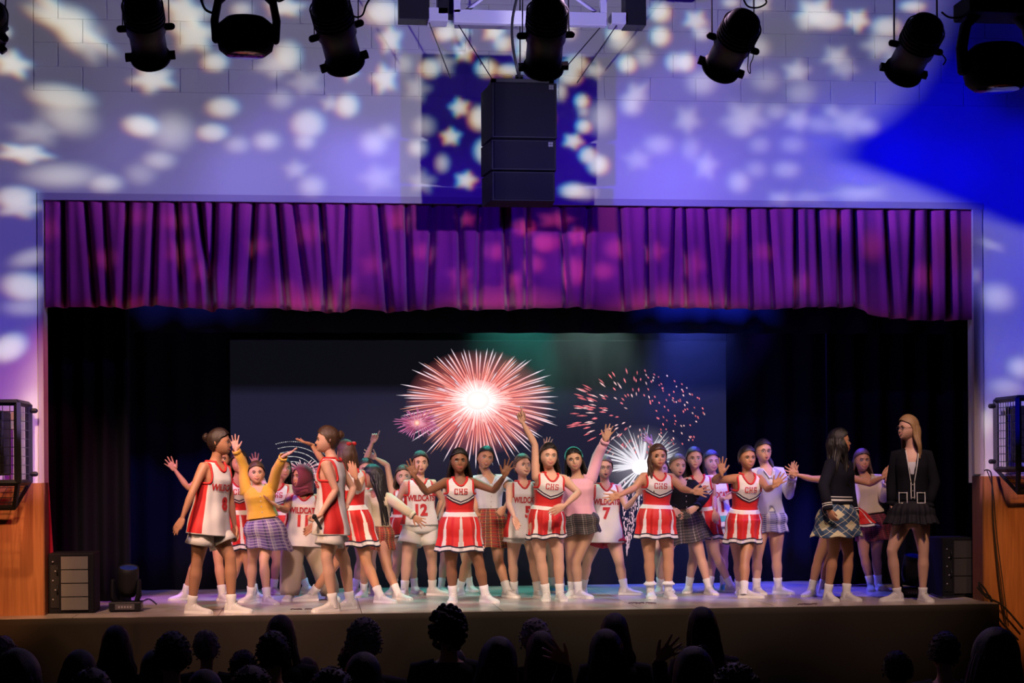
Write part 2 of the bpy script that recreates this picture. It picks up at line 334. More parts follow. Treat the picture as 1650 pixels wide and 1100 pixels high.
# ------------------------------------------------------------------ setting
OW, OH = 4.1, 3.55          # half width and height of the opening
m_wall = mat('wall_paint', (WALL_ALB,)*3, .75, spec=.25, bump=(90, .15, .004))
m_block = mat('block_paint', (WALL_ALB*.97,)*3, .75, spec=.25, bump=(60, .3, .004))
m_joint = mat('block_joint', (.6, .6, .61), .9)
m_jamb = mat('jamb_paint', (.42, .36, .45), .6)
BZ = 4.42                    # blocks start here
b = MB()
def wallbox(x0, x1, z0, z1, y0=0, y1=.3, mi=0): b.box((x0, y0, z0), (x1, y1, z1), mi)
XL = U(53, 60, 0)[0]; XR = 6.2
wallbox(-6.2, -OW, 1.05, OH); wallbox(OW, XR, 1.05, OH); wallbox(-6.2, XR, OH, BZ); wallbox(-6.2, XL, BZ, 6.6)
wallbox(XL, XR, BZ, 6.6, .008, .3, 1)
wf = structure(b.obj('wall_front', [m_wall, m_joint], smooth=False))
# painted concrete blocks in running bond above the plastered band
bw, bh = .406, .2030
def block_mesh(w_):
    q = MB(); e = .003; x0, x1, z0, z1 = .0014, w_-.0014, .0010, bh-.0010
    q.add([(x0, .008, z0), (x1, .008, z0), (x1, .008, z1), (x0, .008, z1), (x0+e, 0, z0+e), (x1-e, 0, z0+e), (x1-e, 0, z1-e), (x0+e, 0, z1-e)],
          [(4, 5, 6, 7), (0, 1, 5, 4), (1, 2, 6, 5), (2, 3, 7, 6), (3, 0, 4, 7)])
    return q.mesh('block', m_block, False)
bm_full = block_mesh(bw)
for r in range(7):
    z = BZ+r*bh; x = XL+.003-(bw/2 if r % 2 else 0)
    while x < 5.6:
        if x < XL: me = block_mesh(bw/2); xx = x+bw/2
        else: me = bm_full; xx = x
        o = bpy.data.objects.new('block', me); COL.objects.link(o); o.location = (xx, 0, z); o.parent = wf; x += bw
# frame round the opening
q = MB(); q.box((-OW-.035, -.006, OH-.052), (OW+.035, .0, OH+.006)); q.box((-OW, 0, OH-.050), (OW, .04, OH-.002)); structure(q.obj('trim_1', m_jamb, smooth=False))
q = MB(); q.box((-OW-.035, -.006, 1.112), (-OW+.008, .0, OH-.053)); q.box((-OW-.001, .0, 1.112), (-OW+.008, .04, OH-.05)); structure(q.obj('trim_2', m_jamb, smooth=False))
q = MB(); q.box((OW-.06, -.006, 1.13), (OW+.025, .0, OH-.053)); q.box((OW-.06, 0, 1.13), (OW+.001, .04, OH-.05)); structure(q.obj('trim_3', m_jamb, smooth=False))
# wooden piers
def wood(name, c1, c2, s=3.):
    return mat(name, c1, .45, spec=.4, var=(s, c2, (14, 14, .7)), bump=(20, .1, .002, (10, 10, .6)))
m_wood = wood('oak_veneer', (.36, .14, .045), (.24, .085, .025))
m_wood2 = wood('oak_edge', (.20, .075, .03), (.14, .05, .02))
FY = -.36
def pier(sgn, name):
    s = sgn; xo = 6.2*s; xi = (OW-.006)*s
    root = MB(); root.box((min(xo, xi), -.07, -1.2), (max(xo, xi), .16, 1.11), 0); o = structure(root.obj(name, [m_wood], smooth=False))
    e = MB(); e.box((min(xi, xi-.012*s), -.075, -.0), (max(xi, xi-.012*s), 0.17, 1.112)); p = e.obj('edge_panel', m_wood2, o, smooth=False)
    for xs in ((OW+.6)*s, (OW+1.5)*s):
        e = MB(); e.box((xs-.003, -.0735, -1.2), (xs+.003, -.069, 1.11)); e.obj('panel_joint', mat('dark_joint', (.03, .012, .006), .9), o, smooth=False)
pier(-1, 'wall_left_panelling'); pier(1, 'wall_right_panelling')
# house floor, back of the stage
m_carpet = mat('hall_carpet', (.02, .016, .02), .95, bump=(200, .4, .005))
def floorz(Y): return -.92+.055*max(0, (-5-Y))
q = MB(); q.add([(-7, .1, floorz(0)), (7, .1, floorz(0)), (7, -5, floorz(-5)), (-7, -5, floorz(-5)), (-7, -13, floorz(-13)), (7, -13, floorz(-13))], [(3, 2, 1, 0), (4, 5, 2, 3)])
structure(q.obj('floor', m_carpet, smooth=False))
m_black = mat('black_paint', (.006, .006, .009), .9)
q = MB(); q.box((-6.5, 3.35, -.9), (6.5, 3.5, 4.6)); structure(q.obj('wall_back', m_black, smooth=False))
q = MB(); q.box((-6.35, .32, -.9), (-6.2, 3.4, 4.6)); structure(q.obj('wall_left', m_black, smooth=False))
q = MB(); q.box((6.2, .32, -.9), (6.35, 3.4, 4.6)); structure(q.obj('wall_right', m_black, smooth=False))
q = MB(); q.box((-6.3, .3, 4.5), (6.3, 3.4, 4.6)); structure(q.obj('ceiling', m_black, smooth=False))
# stage deck of sheets
m_deck = mat('stage_deck', (.46, .39, .35), .27, spec=.8, var=(2.2, (.30, .26, .24)), bump=(14, .06, .003))
m_under = mat('deck_frame', (.02, .015, .012), .9)
XE = G(1590, 968)[0]
q = MB(); q.box((-6.2, FY+.01, -.25), (XE, 3.35, -.02)); deck = structure(q.obj('stage_floor', m_under, smooth=False)); deck['kind'] = 'structure'
sw, sd = 1.19, .93
k = 0
for i in range(9):
    for j in range(4):
        x0 = -6.2+i*sw; x1 = min(x0+sw, XE); y0 = FY+j*sd; y1 = min(y0+sd, 3.34)
        if x0 >= XE-.01: continue
        q = MB(); g = .0025
        q.add([(x0+g, y0+g, -.02), (x1-g, y0+g, -.02), (x1-g, y1-g, -.02), (x0+g, y1-g, -.02), (x0+g, y0+g, 0), (x1-g, y0+g, 0), (x1-g, y1-g, 0), (x0+g, y1-g, 0)],
              [(4, 5, 6, 7), (0, 1, 5, 4), (1, 2, 6, 5), (2, 3, 7, 6), (3, 0, 4, 7)])
        q.obj('deck_sheet', m_deck, deck, smooth=False)
# wooden slip between deck and right pier
q = MB(); q.box((XE+.005, -.2, -.9), (4.1, .6, -.015)); structure(q.obj('trim_4', m_wood, smooth=False))
# cloth on the stage front
def cloth(name, x0, x1, z0, z1, Yf, nx, nz, m, label=None, cat=None, thick=.012):
    q = MB(); vs = []
    for i in range(nx+1):
        for j in range(nz+1):
            x = x0+(x1-x0)*i/nx; z = z0+(z1-z0)*j/nz
            y, zz = Yf(x, (j/nz), z); vs.append((x, y, zz))
    fs = [(i*(nz+1)+j, (i+1)*(nz+1)+j, (i+1)*(nz+1)+j+1, i*(nz+1)+j+1) for i in range(nx) for j in range(nz)]
    q.add(vs, fs); o = q.obj(name, m)
    md = o.modifiers.new('thickness', 'SOLIDIFY'); md.thickness = thick; md.offset = -1
    if label: tag(o, label, cat)
    return o
rn = random.Random(7)
wr = [(rn.uniform(-5, 4), rn.uniform(-1.2, 1.2), rn.uniform(.06, .16), rn.uniform(-.016, .022)) for _ in range(26)]
def skirtY(x, t, z):
    y = FY-.012
    y -= sum(a*math.exp(-((x-c-sl*(z+.4))/w_)**2) for c, sl, w_, a in wr)*(1-t**4)
    y -= .03*math.exp(-((x+3.35)/.05)**2)+.006*math.sin(x*9)*math.sin(z*7)*(1-t)
    return y, z
m_skirt = mat('brown_cloth', (.030, .023, .017), .9, spec=.2, sheen=.0, bump=(160, .4, .002))
cloth('stage_skirt', -6.1, XE, -.92, -.004, skirtY, 300, 16, m_skirt, 'dark brown cloth hung along the front of the stage', 'stage cloth')
# valance
def fold(x, seeds, amp):
    return sum(math.sin(x*f+p)*a for f, p, a in seeds)*amp
FS = [(11.3, .3, 1), (17.9, 1.7, .6), (27.1, 4.1, .35), (5.1, 2.2, .5)]
# pleats: deep dark creases at the places the photograph has them
creases = [(100, 0), (135, 1), (165, .6), (205, -.5), (250, -.6), (282, .6), (318, 1.5), (345, -.5), (378, -.7), (410, -.8), (445, 1), (470, 1.8), (515, .8), (560, -.5), (610, 1.1), (655, .3), (700, -.8), (740, .3), (775, -.4), (812, .7), (850, 0),
           (905, .8), (950, -.5), (1000, .7), (1045, .2), (1090, -.3), (1105, .5), (1140, .9), (1180, -.3), (1210, .4), (1240, .8), (1285, .1), (1320, .6), (1355, .2), (1380, .3), (1430, .9), (1475, -.4), (1500, .2), (1530, .2)]
VY = .075
cr = [(U(x, 330, VY)[0], s*.075, .5+.5*rn.random()) for x, s in creases]
hem_pts = [(75, 495), (160, 493), (210, 496), (250, 491), (330, 498), (420, 495), (540, 503), (570, 497), (640, 502), (720, 494), (760, 499), (850, 497), (930, 494), (1000, 502), (1060, 494), (1130, 496), (1250, 498), (1300, 494), (1385, 494), (1400, 506), (1450, 513), (1500, 516), (1567, 514)]
hx = [U(x, y, VY)[0] for x, y in hem_pts]; hz = [U(x, y, VY)[2] for x, y in hem_pts]
def valY(x, t, z):
    s = 1-t
    y = VY+.03-.006*s*math.sin(x*23+1.5*math.sin(x*3))-.008*fold(x+.10*s*math.sin(x*2.1), FS, .7)-.012*s*math.sin(x*9)
    for c, sl, a in cr:
        d = (x-(c+sl*s*1.0)); w_ = .016+.016*s
        y += .15*a*math.exp(-(d/w_)**2)-.030*a*math.exp(-((abs(d)-.06)/.035)**2)
    zb = np.interp(x, hx, hz)+.003*math.sin(x*17)
    return y, zb+(OH+.06-zb)*t
m_velvet = mat('purple_velvet', (.40, .030, .22), .85, sheen=.35, spec=.2, bump=(220, .3, .002))
val = cloth('valance_curtain', -OW+.012, OW-.012, 0, 1, valY, 1100, 14, m_velvet, 'purple velvet valance gathered in folds across the top of the opening', 'curtain', .006)
m_velvet2 = mat('crimson_velvet', (.42, .02, .05), .85, sheen=.3, spec=.2)
def side_curtain(x0, x1, Yc, label, xt=None, m=None, z1=3.3, n=60, name='side_curtain', amp=.045, fr=55):
    def f(x, t, z):
        return Yc+amp*math.sin(x*fr)+.01*math.sin(x*17+1), z
    o = cloth(name, x0, x1, .01, z1, f, n, 10, m, label, 'curtain', .006)
    return o
# left leg curtain: drawn in towards the top
def legY(x, t, z): return .50+.03*math.sin(x*60), z
o = cloth('leg_curtain', 0, 1, .01, 3.4, lambda x, t, z: (.5+.035*math.sin(x*18), z), 24, 20, m_velvet2, 'crimson leg curtain just inside the left side of the opening', 'curtain', .006)
xa = U(92, 880, .5)[0]; xb = U(67, 520, .5)[0]
for v in o.data.vertices:
    t = v.co.z/3.4; xr = xa+(xb-xa)*min(1, t/.62)-.0*t; v.co.x = xr-.42*(1-v.co.x)
m_drape = mat('black_drape', (.0055, .0060, .014), .9, spec=.15)
def drape(x0, x1, Y, z1, label, amp=.05, fr=34):
    return side_curtain(x0, x1, Y, label, m=m_drape, z1=z1, n=int((x1-x0)*60), name='black_drape', amp=amp, fr=fr)
BY = 2.95
drape(-6.1, U(210, 700, 1.35)[0], 1.35, 4.3, 'black masking drape hanging at the left beside the moving head lamp')
drape(U(205, 700, BY)[0]-.8, U(372, 700, BY)[0], BY, 4.3, 'black backdrop drape hanging left of the fireworks screen', .03, 22)
drape(U(1171, 700, BY)[0], U(1400, 700, BY)[0], BY, 4.3, 'black backdrop drape hanging right of the fireworks screen', .035, 20)
drape(U(1330, 700, 2.2)[0], 6.1, 2.2, 4.3, 'black masking drape behind the two women talking on the right', .05, 24)
m_bord = m_drape
q = MB()
cloth('black_border', -5.5, 5.5, 0, 1, lambda x, t, z: (1.9+.04*math.sin(x*15), U(700, 536, 1.9)[2]+(4.3-U(700, 536, 1.9)[2])*t), 220, 6, m_drape, 'black border cloth hanging above the fireworks screen', 'curtain', .006)

# thin stage haze under the bar, where the narrow beams show
hz = bpy.data.materials.new('stage_haze'); hz.use_nodes = True; nt = hz.node_tree; nt.nodes.remove(nt.nodes['Principled BSDF'])
vn = nt.nodes.new('ShaderNodeVolumeScatter');  vn.inputs['Color'].default_value = (1, 1, 1, 1); nt.links.new(vn.outputs[0], nt.nodes['Material Output'].inputs['Volume'])
tc_ = nt.nodes.new('ShaderNodeTexCoord'); gm = nt.nodes.new('ShaderNodeMapping'); gm.inputs['Location'].default_value = (-1, -1, -1); gm.inputs['Scale'].default_value = (2, 2, 2); gr = nt.nodes.new('ShaderNodeTexGradient'); gr.gradient_type = 'SPHERICAL'
mu = nt.nodes.new('ShaderNodeMath'); mu.operation = 'MULTIPLY'; mu.inputs[1].default_value = .32
nt.links.new(tc_.outputs['Generated'], gm.inputs[0]); nt.links.new(gm.outputs[0], gr.inputs[0]); nt.links.new(gr.outputs['Fac'], mu.inputs[0]); nt.links.new(mu.outputs[0], vn.inputs['Density'])
q = MB(); q.box((-.6, 2.02, 1.5), (2.9, 2.7, 3.9)); tag(q.obj('haze', hz, smooth=False), 'faint haze catching the teal and white beams above the right firework', 'haze', kind='stuff')

# ------------------------------------------------------------------ fireworks screen
SY = 2.85
def S(x, y, d=0): return U(x, y, SY-d)
def vcol_mat(name, strength):
    m = bpy.data.materials.new(name); m.use_nodes = True; nt = m.node_tree; b = nt.nodes['Principled BSDF']
    b.inputs['Base Color'].default_value = (.004, .004, .005, 1); b.inputs['Roughness'].default_value = .7; b.inputs['Specular IOR Level'].default_value = .1
    a = nt.nodes.new('ShaderNodeVertexColor'); a.layer_name = 'Col'
    nt.links.new(a.outputs[0], b.inputs['Emission Color']); b.inputs['Emission Strength'].default_value = strength
    return m
def put_cols(o, cols):
    ca = o.data.color_attributes.new('Col', 'FLOAT_COLOR', 'POINT'); a = np.ones((len(cols), 4), np.float32); a[:, :3] = cols; ca.data.foreach_set('color', a.ravel())
def bgat(px_, py_):
    t = sstep(618, 640, py_)*.8; tt = sstep(960, 640, py_)
    c = np.array((.0035, .0035, .006))+t*tt*np.array((.014, .013, .036))
    c = c+np.array((.012, .008, .010))*t*math.exp(-((px_-650)/110)**2-((py_-720)/70)**2)
    return c+sstep(1000, 1150, px_)*tt*np.array((0., .002, .03))
x0, x1 = S(372, 800)[0], S(1171, 800)[0]; z1 = S(770, 549)[2]
q = MB(); nx, nz = 60, 40; cols = []
vs = []
for i in range(nx+1):
    for j in range(nz+1):
        x = x0+(x1-x0)*i/nx; z = z1*j/nz; vs.append((x, SY, z)); px_, py_ = PXY((x, SY, z))
        cols.append(bgat(px_, py_))
q.add(vs, [(i*(nz+1)+j, (i+1)*(nz+1)+j, (i+1)*(nz+1)+j+1, i*(nz+1)+j+1) for i in range(nx) for j in range(nz)])
nv = len(q.v)
q.box((x0-.01, SY+.004, 0), (x1+.01, SY+.05, z1+.012)); cols += [np.zeros(3)]*8
scr = q.obj('projection_screen', vcol_mat('screen_picture', 1.), smooth=False); put_cols(scr, cols)
tag(scr, 'large dark screen showing red and white fireworks behind the cast', 'screen')
q = MB(); q.box((x0, SY-.006, z1), (x1, SY+.02, z1+.008)); q.obj('top_batten', mat('batten', (.09, .09, .10), .5), scr, smooth=False)

rs = random.Random(11)
class Strokes:
    def __init__(s): s.q = MB(); s.c = []
    def line(s, pts, ws, cs, d=.003):
        P_ = [np.array(p, float) for p in pts]; n = len(P_); vs = []
        for i in range(n):
            t = P_[min(i+1, n-1)]-P_[max(i-1, 0)]; t = t/(np.linalg.norm(t)+1e-9); nn = np.array((-t[1], t[0]))
            for sg in (-1, 1):
                p = P_[i]+nn*ws[i]/2*sg; vs.append(S(p[0], p[1], d)); s.c.append(np.array(cs[i]))
        s.q.add(vs, [(2*i, 2*i+2, 2*i+3, 2*i+1) for i in range(n-1)])
    def disc(s, x, y, rx, ry, c0, c1, p=1.5, d=.002, n=36, rings=10):
        vs = [S(x, y, d)]; s.c.append(np.array(c0)); fs = []
        for i in range(1, rings+1):
            for k in range(n):
                a = 2*PI*k/n; r = i/rings; vs.append(S(x+rx*r*math.cos(a), y+ry*r*math.sin(a), d)); t = (1-r)**p; s.c.append(bgat(x+rx*r*math.cos(a), y+ry*r*math.sin(a))+np.array(c0)*t if c1 is None else np.array(c0)*t+np.array(c1)*(1-t))
        fs = [(0, 1+k, 1+(k+1) % n) for k in range(n)]+[(1+(i-1)*n+k, 1+i*n+k, 1+i*n+(k+1) % n, 1+(i-1)*n+(k+1) % n) for i in range(1, rings) for k in range(n)]
        s.q.add(vs, fs)
bgc = np.array((.010, .009, .016))
def burst(st, cx, cy, RX, RU, RD, n, core, midc, tip, droop=.06, w=2.2, r0=.06, d=.004, lo=.72):
    for k in range(n):
        a = 2*PI*(k+rs.random()*.8)/n; L = rs.uniform(lo, 1.04) if rs.random() < .75 else rs.uniform(.45, .8)
        ry = RU if math.sin(a) > 0 else RD; pts = []; ws = []; cs = []
        m = 9
        for i in range(m+1):
            t = r0+(L-r0)*i/m; pts.append((cx+RX*t*math.cos(a), cy-ry*t*math.sin(a)+RU*droop*(t**2.5)*1.0))
            f = i/m; ws.append(w*(1.0 if f < .85 else .5+.5*(1-f)/.15)*(.55+.5*f) if i < m else .3)
            c = np.array(core)*(1-min(1, f*2.2))+np.array(midc)*min(1, f*2.2) if f < .45 else np.array(midc)*(1-(f-.45)/.55)+np.array(tip)*(f-.45)/.55
            cs.append(c*rs.uniform(.85, 1.1) if i < m else c*.35)
        st.line(pts, ws, cs, d+rs.random()*.002)
st = Strokes()
st.disc(770, 648, 118, 86, (.75, .16, .17), None, 1.1, .001)
burst(st, 770, 646, 122, 90, 96, 120, (1., .62, .55), (.80, .12, .10), (.75, .33, .25), w=1.5, lo=.7)
burst(st, 770, 648, 132, 96, 100, 84, (1.2, .9, .85), (1.0, .28, .24), (.75, .72, .85), w=2.0, lo=.86, d=.006)
st.disc(770, 644, 40, 32, (1.4, 1.1, 1.05), (.9, .35, .35), .9, .0085)
burst(st, 770, 645, 62, 50, 50, 60, (1.3, 1.2, 1.2), (1.2, .8, .75), (.9, .3, .3), w=2.0, lo=.6, d=.0095, r0=.3)
burst(st, 673, 681, 40, 30, 26, 60, (.9, .4, .5), (.45, .07, .16), (.55, .18, .4), w=1.3, d=.010)
st.disc(672, 681, 5, 5, (1.2, .8, .6), (.7, .2, .2), 1, .0125)
# dashes of the second shell
for k in range(210):
    a = rs.uniform(0, 2*PI); r = math.sqrt(rs.uniform(.05, 1.05)); x = 1030+ (104 if math.cos(a) > 0 else 112)*r*math.cos(a); y = 668-70*r*math.sin(a)
    if y > 735: continue
    left = max(0, (1060-x)/150); L = 3+rs.uniform(.5, 1)*20*left*r+2*rs.random()
    dx, dy = (math.cos(a), -math.sin(a)*.6) if left > .15 else (rs.uniform(.2, .6), rs.uniform(.4, 1))
    n_ = math.hypot(dx, dy); dx /= n_; dy /= n_
    c = np.array((.95, .20, .24)) if rs.random() < .7 else np.array((1., .6, .6)); c = c*rs.uniform(.5, 1.1)
    st.line([(x-dx*L/2, y-dy*L/2), (x, y-.3), (x+dx*L/2, y+dy*L/2)], [.8, 2.3, .5], [c*.6, c, c*.7], .005+rs.random()*.003)
# white shell low on the right
st.disc(1035, 745, 75, 62, (.30, .27, .32), None, 1.4, .0012)
for k in range(100):
    a = rs.uniform(-.15, PI+.15) if rs.random() < .8 else rs.uniform(-PI, 0); L = rs.uniform(.5, 1.); x, y = 1035, 752
    c1 = np.array((1.1, 1.05, 1.15)); c2 = np.array((.5, .5, .6)); rx, ry = 80, 72
    st.line([(x+rx*.06*math.cos(a), y-ry*.06*math.sin(a)), (x+rx*.55*L*math.cos(a), y-ry*.55*L*math.sin(a)), (x+rx*L*math.cos(a), y-ry*L*math.sin(a)+3)], [1.2, 2.6, .5], [c1*.9, c1*.65, c2*.5], .009+rs.random()*.003)
st.disc(1033, 752, 16, 13, (1.5, 1.45, 1.5), (.8, .75, .8), .8, .0135)
# sparkling fountain
for k in range(240):
    t = rs.random(); x = 1010+rs.uniform(-14, 14)*(1-t)*1.6+10*(1-t); y = 775+t*118; c = np.array((.9, .55, .65))*rs.uniform(.4, 1.1); l = rs.uniform(1, 3)
    st.line([(x, y-l), (x, y+l)], [1.6, .8], [c, c*.6], .006+rs.random()*.003)
# arcs of dots over the hooded player, and a small shell low between the dancers
for j, R_ in enumerate((22, 30, 38, 46, 54)):
    for k in range(40):
        a = .1+k/40*1.9; x = 470+R_*1.25*math.cos(a); y = 765-R_*math.sin(a); c = np.array((.8, .75, .75))*rs.uniform(.3, 1)
        st.line([(x-1, y), (x+1, y+.4)], [.9, .9], [c, c], .006)
burst(st, 487, 760, 52, 32, 20, 40, (.8, .2, .25), (.6, .12, .2), (.8, .7, .7), w=1.4, droop=.2)
burst(st, 629, 846, 24, 24, 22, 44, (1.2, .9, .8), (.8, .4, .35), (.5, .4, .5), w=1.3)
st.disc(629, 846, 4, 4, (1.4, 1.2, .9), (.9, .5, .3), 1, .0125)
for k in range(60):
    x = 632+rs.uniform(-12, 14); y = 868+rs.random()*40; st.line([(x, y-5), (x+rs.uniform(-2, 2), y+5)], [1.6, .4], [np.array((.32, .32, .5))*rs.random(), (0.1, .1, .15)], .005)
o = st.q.obj('firework_picture', vcol_mat('firework_light', 1.15), scr, smooth=False); put_cols(o, st.c); o['kind'] = 'stuff'; o['label'] = 'red, pink and white firework bursts shown on the screen'
# ------------------------------------------------------------------ people: shared pieces
def eval_mesh(me, mods):
    o = bpy.data.objects.new('tmp', me); COL.objects.link(o)
    for ty, kw in mods:
        m = o.modifiers.new('m', ty)
        for k_, v_ in kw.items(): setattr(m, k_, v_)
    dg = bpy.context.evaluated_depsgraph_get(); ev = o.evaluated_get(dg); r = ev.to_mesh()
    vs = np.zeros(len(r.vertices)*3, np.float32); r.vertices.foreach_get('co', vs); vs = vs.reshape(-1, 3).copy()
    fs = [tuple(p.vertices) for p in r.polygons]
    ev.to_mesh_clear(); bpy.data.objects.remove(o); bpy.data.meshes.remove(me)
    return vs, fs
def head_surf(d):
    d = np.asarray(d, float); x, f, u = d[..., 0], d[..., 1], d[..., 2]
    s = sstep(0, 1, -u)
    X = .0765*x*(1-.24*s**1.2)*(1+.10*np.clip(-u, 0, 1)*(np.abs(x) > 0)); Uu = .110*u
    Fm = np.where(f > 0, .086*f*(1+.55*s), .100*f*(1-.38*s)*(1+.06*sstep(-.2, .5, u)))
    Fm = np.where(Fm > .078, .078+(Fm-.078)*.45, Fm)
    fr = sstep(.1, .6, f)
    g = lambda cx, cu, sx, su: np.exp(-((np.abs(X)-cx)/sx)**2-((Uu-cu)/su)**2)
    Fm = Fm+fr*(.021*np.exp(-(X/.0095)**2)*np.where(Uu > -.026, np.exp(-((Uu+.026)/.024)**2), np.exp(-((Uu+.026)/.008)**2))
                + .004*g(.011, -.030, .006, .006) - .008*g(.030, .001, .014, .011) + .004*g(.024, .022, .018, .008) + .004*g(.040, -.025, .016, .018)
                + .005*g(0, -.054, .020, .010) - .0025*g(0, -.068, .02, .006) + .006*g(0, -.090, .018, .014))
    return np.stack([X, Fm, Uu], -1)
def sphere_grid(ns, nr):
    vs = []; 
    for i in range(nr+1):
        a = PI*i/nr
        for k in range(ns):
            b_ = 2*PI*k/ns; vs.append((math.sin(a)*math.sin(b_), math.sin(a)*math.cos(b_), math.cos(a)))
    fs = [(i*ns+k, i*ns+(k+1) % ns, (i+1)*ns+(k+1) % ns, (i+1)*ns+k) for i in range(nr) for k in range(ns)]
    return np.array(vs), fs
_hd, HEADF = sphere_grid(52, 44)
HEADV = head_surf(_hd)
def relax_edge(V, fs, it, skip=lambda i: False):
    from collections import Counter, defaultdict
    ec = Counter(); nb = defaultdict(list)
    for f in fs:
        for a_, b2 in zip(f, tuple(f[1:])+tuple(f[:1])): ec[(min(a_, b2), max(a_, b2))] += 1
    for (a_, b2), c in ec.items():
        if c == 1: nb[a_].append(b2); nb[b2].append(a_)
    V = np.array(V)
    for _ in range(it):
        N = V.copy()
        for v_, l in nb.items():
            if len(l) == 2 and not skip(v_): N[v_] = V[v_]*.4+(V[l[0]]+V[l[1]])*.3
        V = N
    return V
def ear():
    q = MB()
    q.tube([(0, -.004, -.024), (.006, -.006, -.018), (.011, -.010, 0), (.012, -.014, .016), (.006, -.006, .026), (.001, .004, .022)], [.006, .0065, .007, .007, .006, .004], 8, round_=True)
    q.ball((.003, -.003, -.002), (.005, .012, .018), 10, 6)
    return np.array(q.v), q.f
EARV, EARF = ear()

def hand_proto(pose):
    q = MB()
    th = .0125
    q.tube([(0, -.022, 0), (0, 0, 0), (.002, .03, 0), (.001, .06, 0), (0, .085, 0)], [(.016, .015), (.022, .0165), (.034, .0155), (.038, .014), (.036, .011)], 16, flat=(1, 0, 0), round_=True)
    q.ball((.020, .025, .008), (.016, .026, .013)); q.ball((-.022, .03, .006), (.012, .028, .011))
    cfg = {'splay': ((18, 5, -7, -22), (8, 4, 6, 10), 46, .10), 'flat': ((4, 1, -2, -6), (6, 6, 8, 10), 24, .05), 'relax': ((3, 1, -1, -4), (22, 26, 30, 34), 20, .5), 'grip': ((2, 0, -1, -3), (52, 56, 58, 60), 14, .9), 'point': ((2, 4, -3, -8), (2, 60, 62, 62), 25, .7)}[pose]
    roots = [(.029, .080), (.010, .086), (-.010, .083), (-.028, .074)]; lens = [.070, .078, .072, .058]; rads = [.0088, .0092, .0088, .0078]
    for (rx, ry), L, r, sp_, cu in zip(roots, lens, rads, cfg[0], cfg[1]):
        a = math.radians(sp_); d = np.array((math.sin(a), math.cos(a), 0)); p = np.array((rx, ry-.012, 0)); pts = [p-d*.012, p+d*.012]; bend = 0
        for fr in (.44, .31, .25):
            bend += math.radians(cu); v = d*math.cos(bend)+np.array((0, 0, 1))*math.sin(bend); pts.append(pts[-1]+v*L*fr)
        q.tube(pts, [r*1.05, r*1.05, r, r*.92, r*.78], 10, round_=True)
    a = math.radians(cfg[2]); d = np.array((math.sin(a), math.cos(a), cfg[3]*.6)); d /= np.linalg.norm(d); d2 = nrm(d+np.array((-.25*(1 if pose != 'splay' else .0), .25, cfg[3]*.5)))
    p = np.array((.022, .012, .004)); q.tube([p, p+d*.034, p+d*.034+d2*.026, p+d*.034+d2*.048], [.0145, .0115, .0098, .0082], 10, round_=True)
    me = q.mesh('hp', [], True)
    return eval_mesh(me, [('REMESH', dict(mode='VOXEL', voxel_size=.0042)), ('SMOOTH', dict(factor=.5, iterations=3))])
HANDS = {p: hand_proto(p) for p in ('splay', 'flat', 'relax', 'grip', 'point')}

# face pieces in head coordinates (x side, y forward, z up)
def local(R_, Fv, Uv, O, s):
    M = np.array([np.array(R_)*s, np.array(Fv)*s, np.array(Uv)*s]).T
    return Matrix([[*M[i], O[i]] for i in range(3)]+[[0, 0, 0, 1]])
m_eye = mat('eye_white', (.75, .73, .72), .25); m_iris = mat('iris_brown', (.03, .015, .008), .15); m_lip = mat('lip_red', (.50, .09, .08), .4); m_lip2 = mat('lip_soft', (.48, .17, .14), .45)
m_teeth = mat('teeth', (.85, .83, .8), .3); m_mouth = mat('mouth_dark', (.05, .008, .008), .6)
q = MB(); q.ball((0, 0, 0), (.0145, .006, .0072), 14, 8, 0); q.ball((0, .0036, 0), (.0062, .0034, .0062), 12, 6, 1)
q.tube([(-.016, .002, .001), (-.008, .0062, .0072), (0, .0075, .009), (.008, .0062, .0072), (.016, .002, .001)], .0018, 6, 1)
EYE = q.mesh('eye', [m_eye, m_iris])
def brow_mesh(m):
    q = MB(); q.tube([(-.018, -.003, -.003), (-.008, .002, .003), (.004, .003, .004), (.017, -.001, -.002)], [(.0016, .0028), (.0022, .0036), (.0022, .0034), (.001, .0015)], 6, round_=True, flat=(0, 1, 0)); return q.mesh('eyebrow', m)
def mouth_mesh(kind):
    q = MB(); n = 12
    if kind == 'closed': w_, op, sm = .021, .0012, .002
    elif kind == 'smile': w_, op, sm = .027, .0075, .009
    elif kind == 'open': w_, op, sm = .021, .014, .003
    else: w_, op, sm = .024, .005, .005
    top = []; bot = []
    for i in range(n+1):
        s = -1+2*i/n; e = 1-s*s; y = -.006*s*s-.004*abs(s)**3; z0 = sm*s*s-.002
        top.append((w_*s, y, z0+op*.35*e)); bot.append((w_*s, y, z0-op*.9*e))
    q.add([(a[0], a[1]-.001, a[2]) for a in top]+[(a[0], a[1]-.001, a[2]) for a in bot], [(i, i+1, n+2+i, n+1+i) for i in range(n)], 1)
    if kind in ('smile', 'open', 'talk'):
        mid = [(a[0]*.92, a[1]+.0006, a[2]*(1-.55)+b_[2]*.55 if kind == 'smile' else a[2]*.7+b_[2]*.3) for a, b_ in zip(top, bot)]
        q.add([(a[0]*.92, a[1]+.0006, a[2]) for a in top]+mid, [(i, i+1, n+2+i, n+1+i) for i in range(n)], 2)
    q.tube([(a[0], a[1]+.001, a[2]+.0012) for a in top], [(.0016+.0018*(1-abs(-1+2*i/n))) for i in range(n+1)], 6, 0, round_=True)
    q.tube([(a[0], a[1]+.001, a[2]-.0014) for a in bot], [(.0016+.0024*(1-abs(-1+2*i/n))) for i in range(n+1)], 6, 0, round_=True)
    return q
MOUTHS = {}
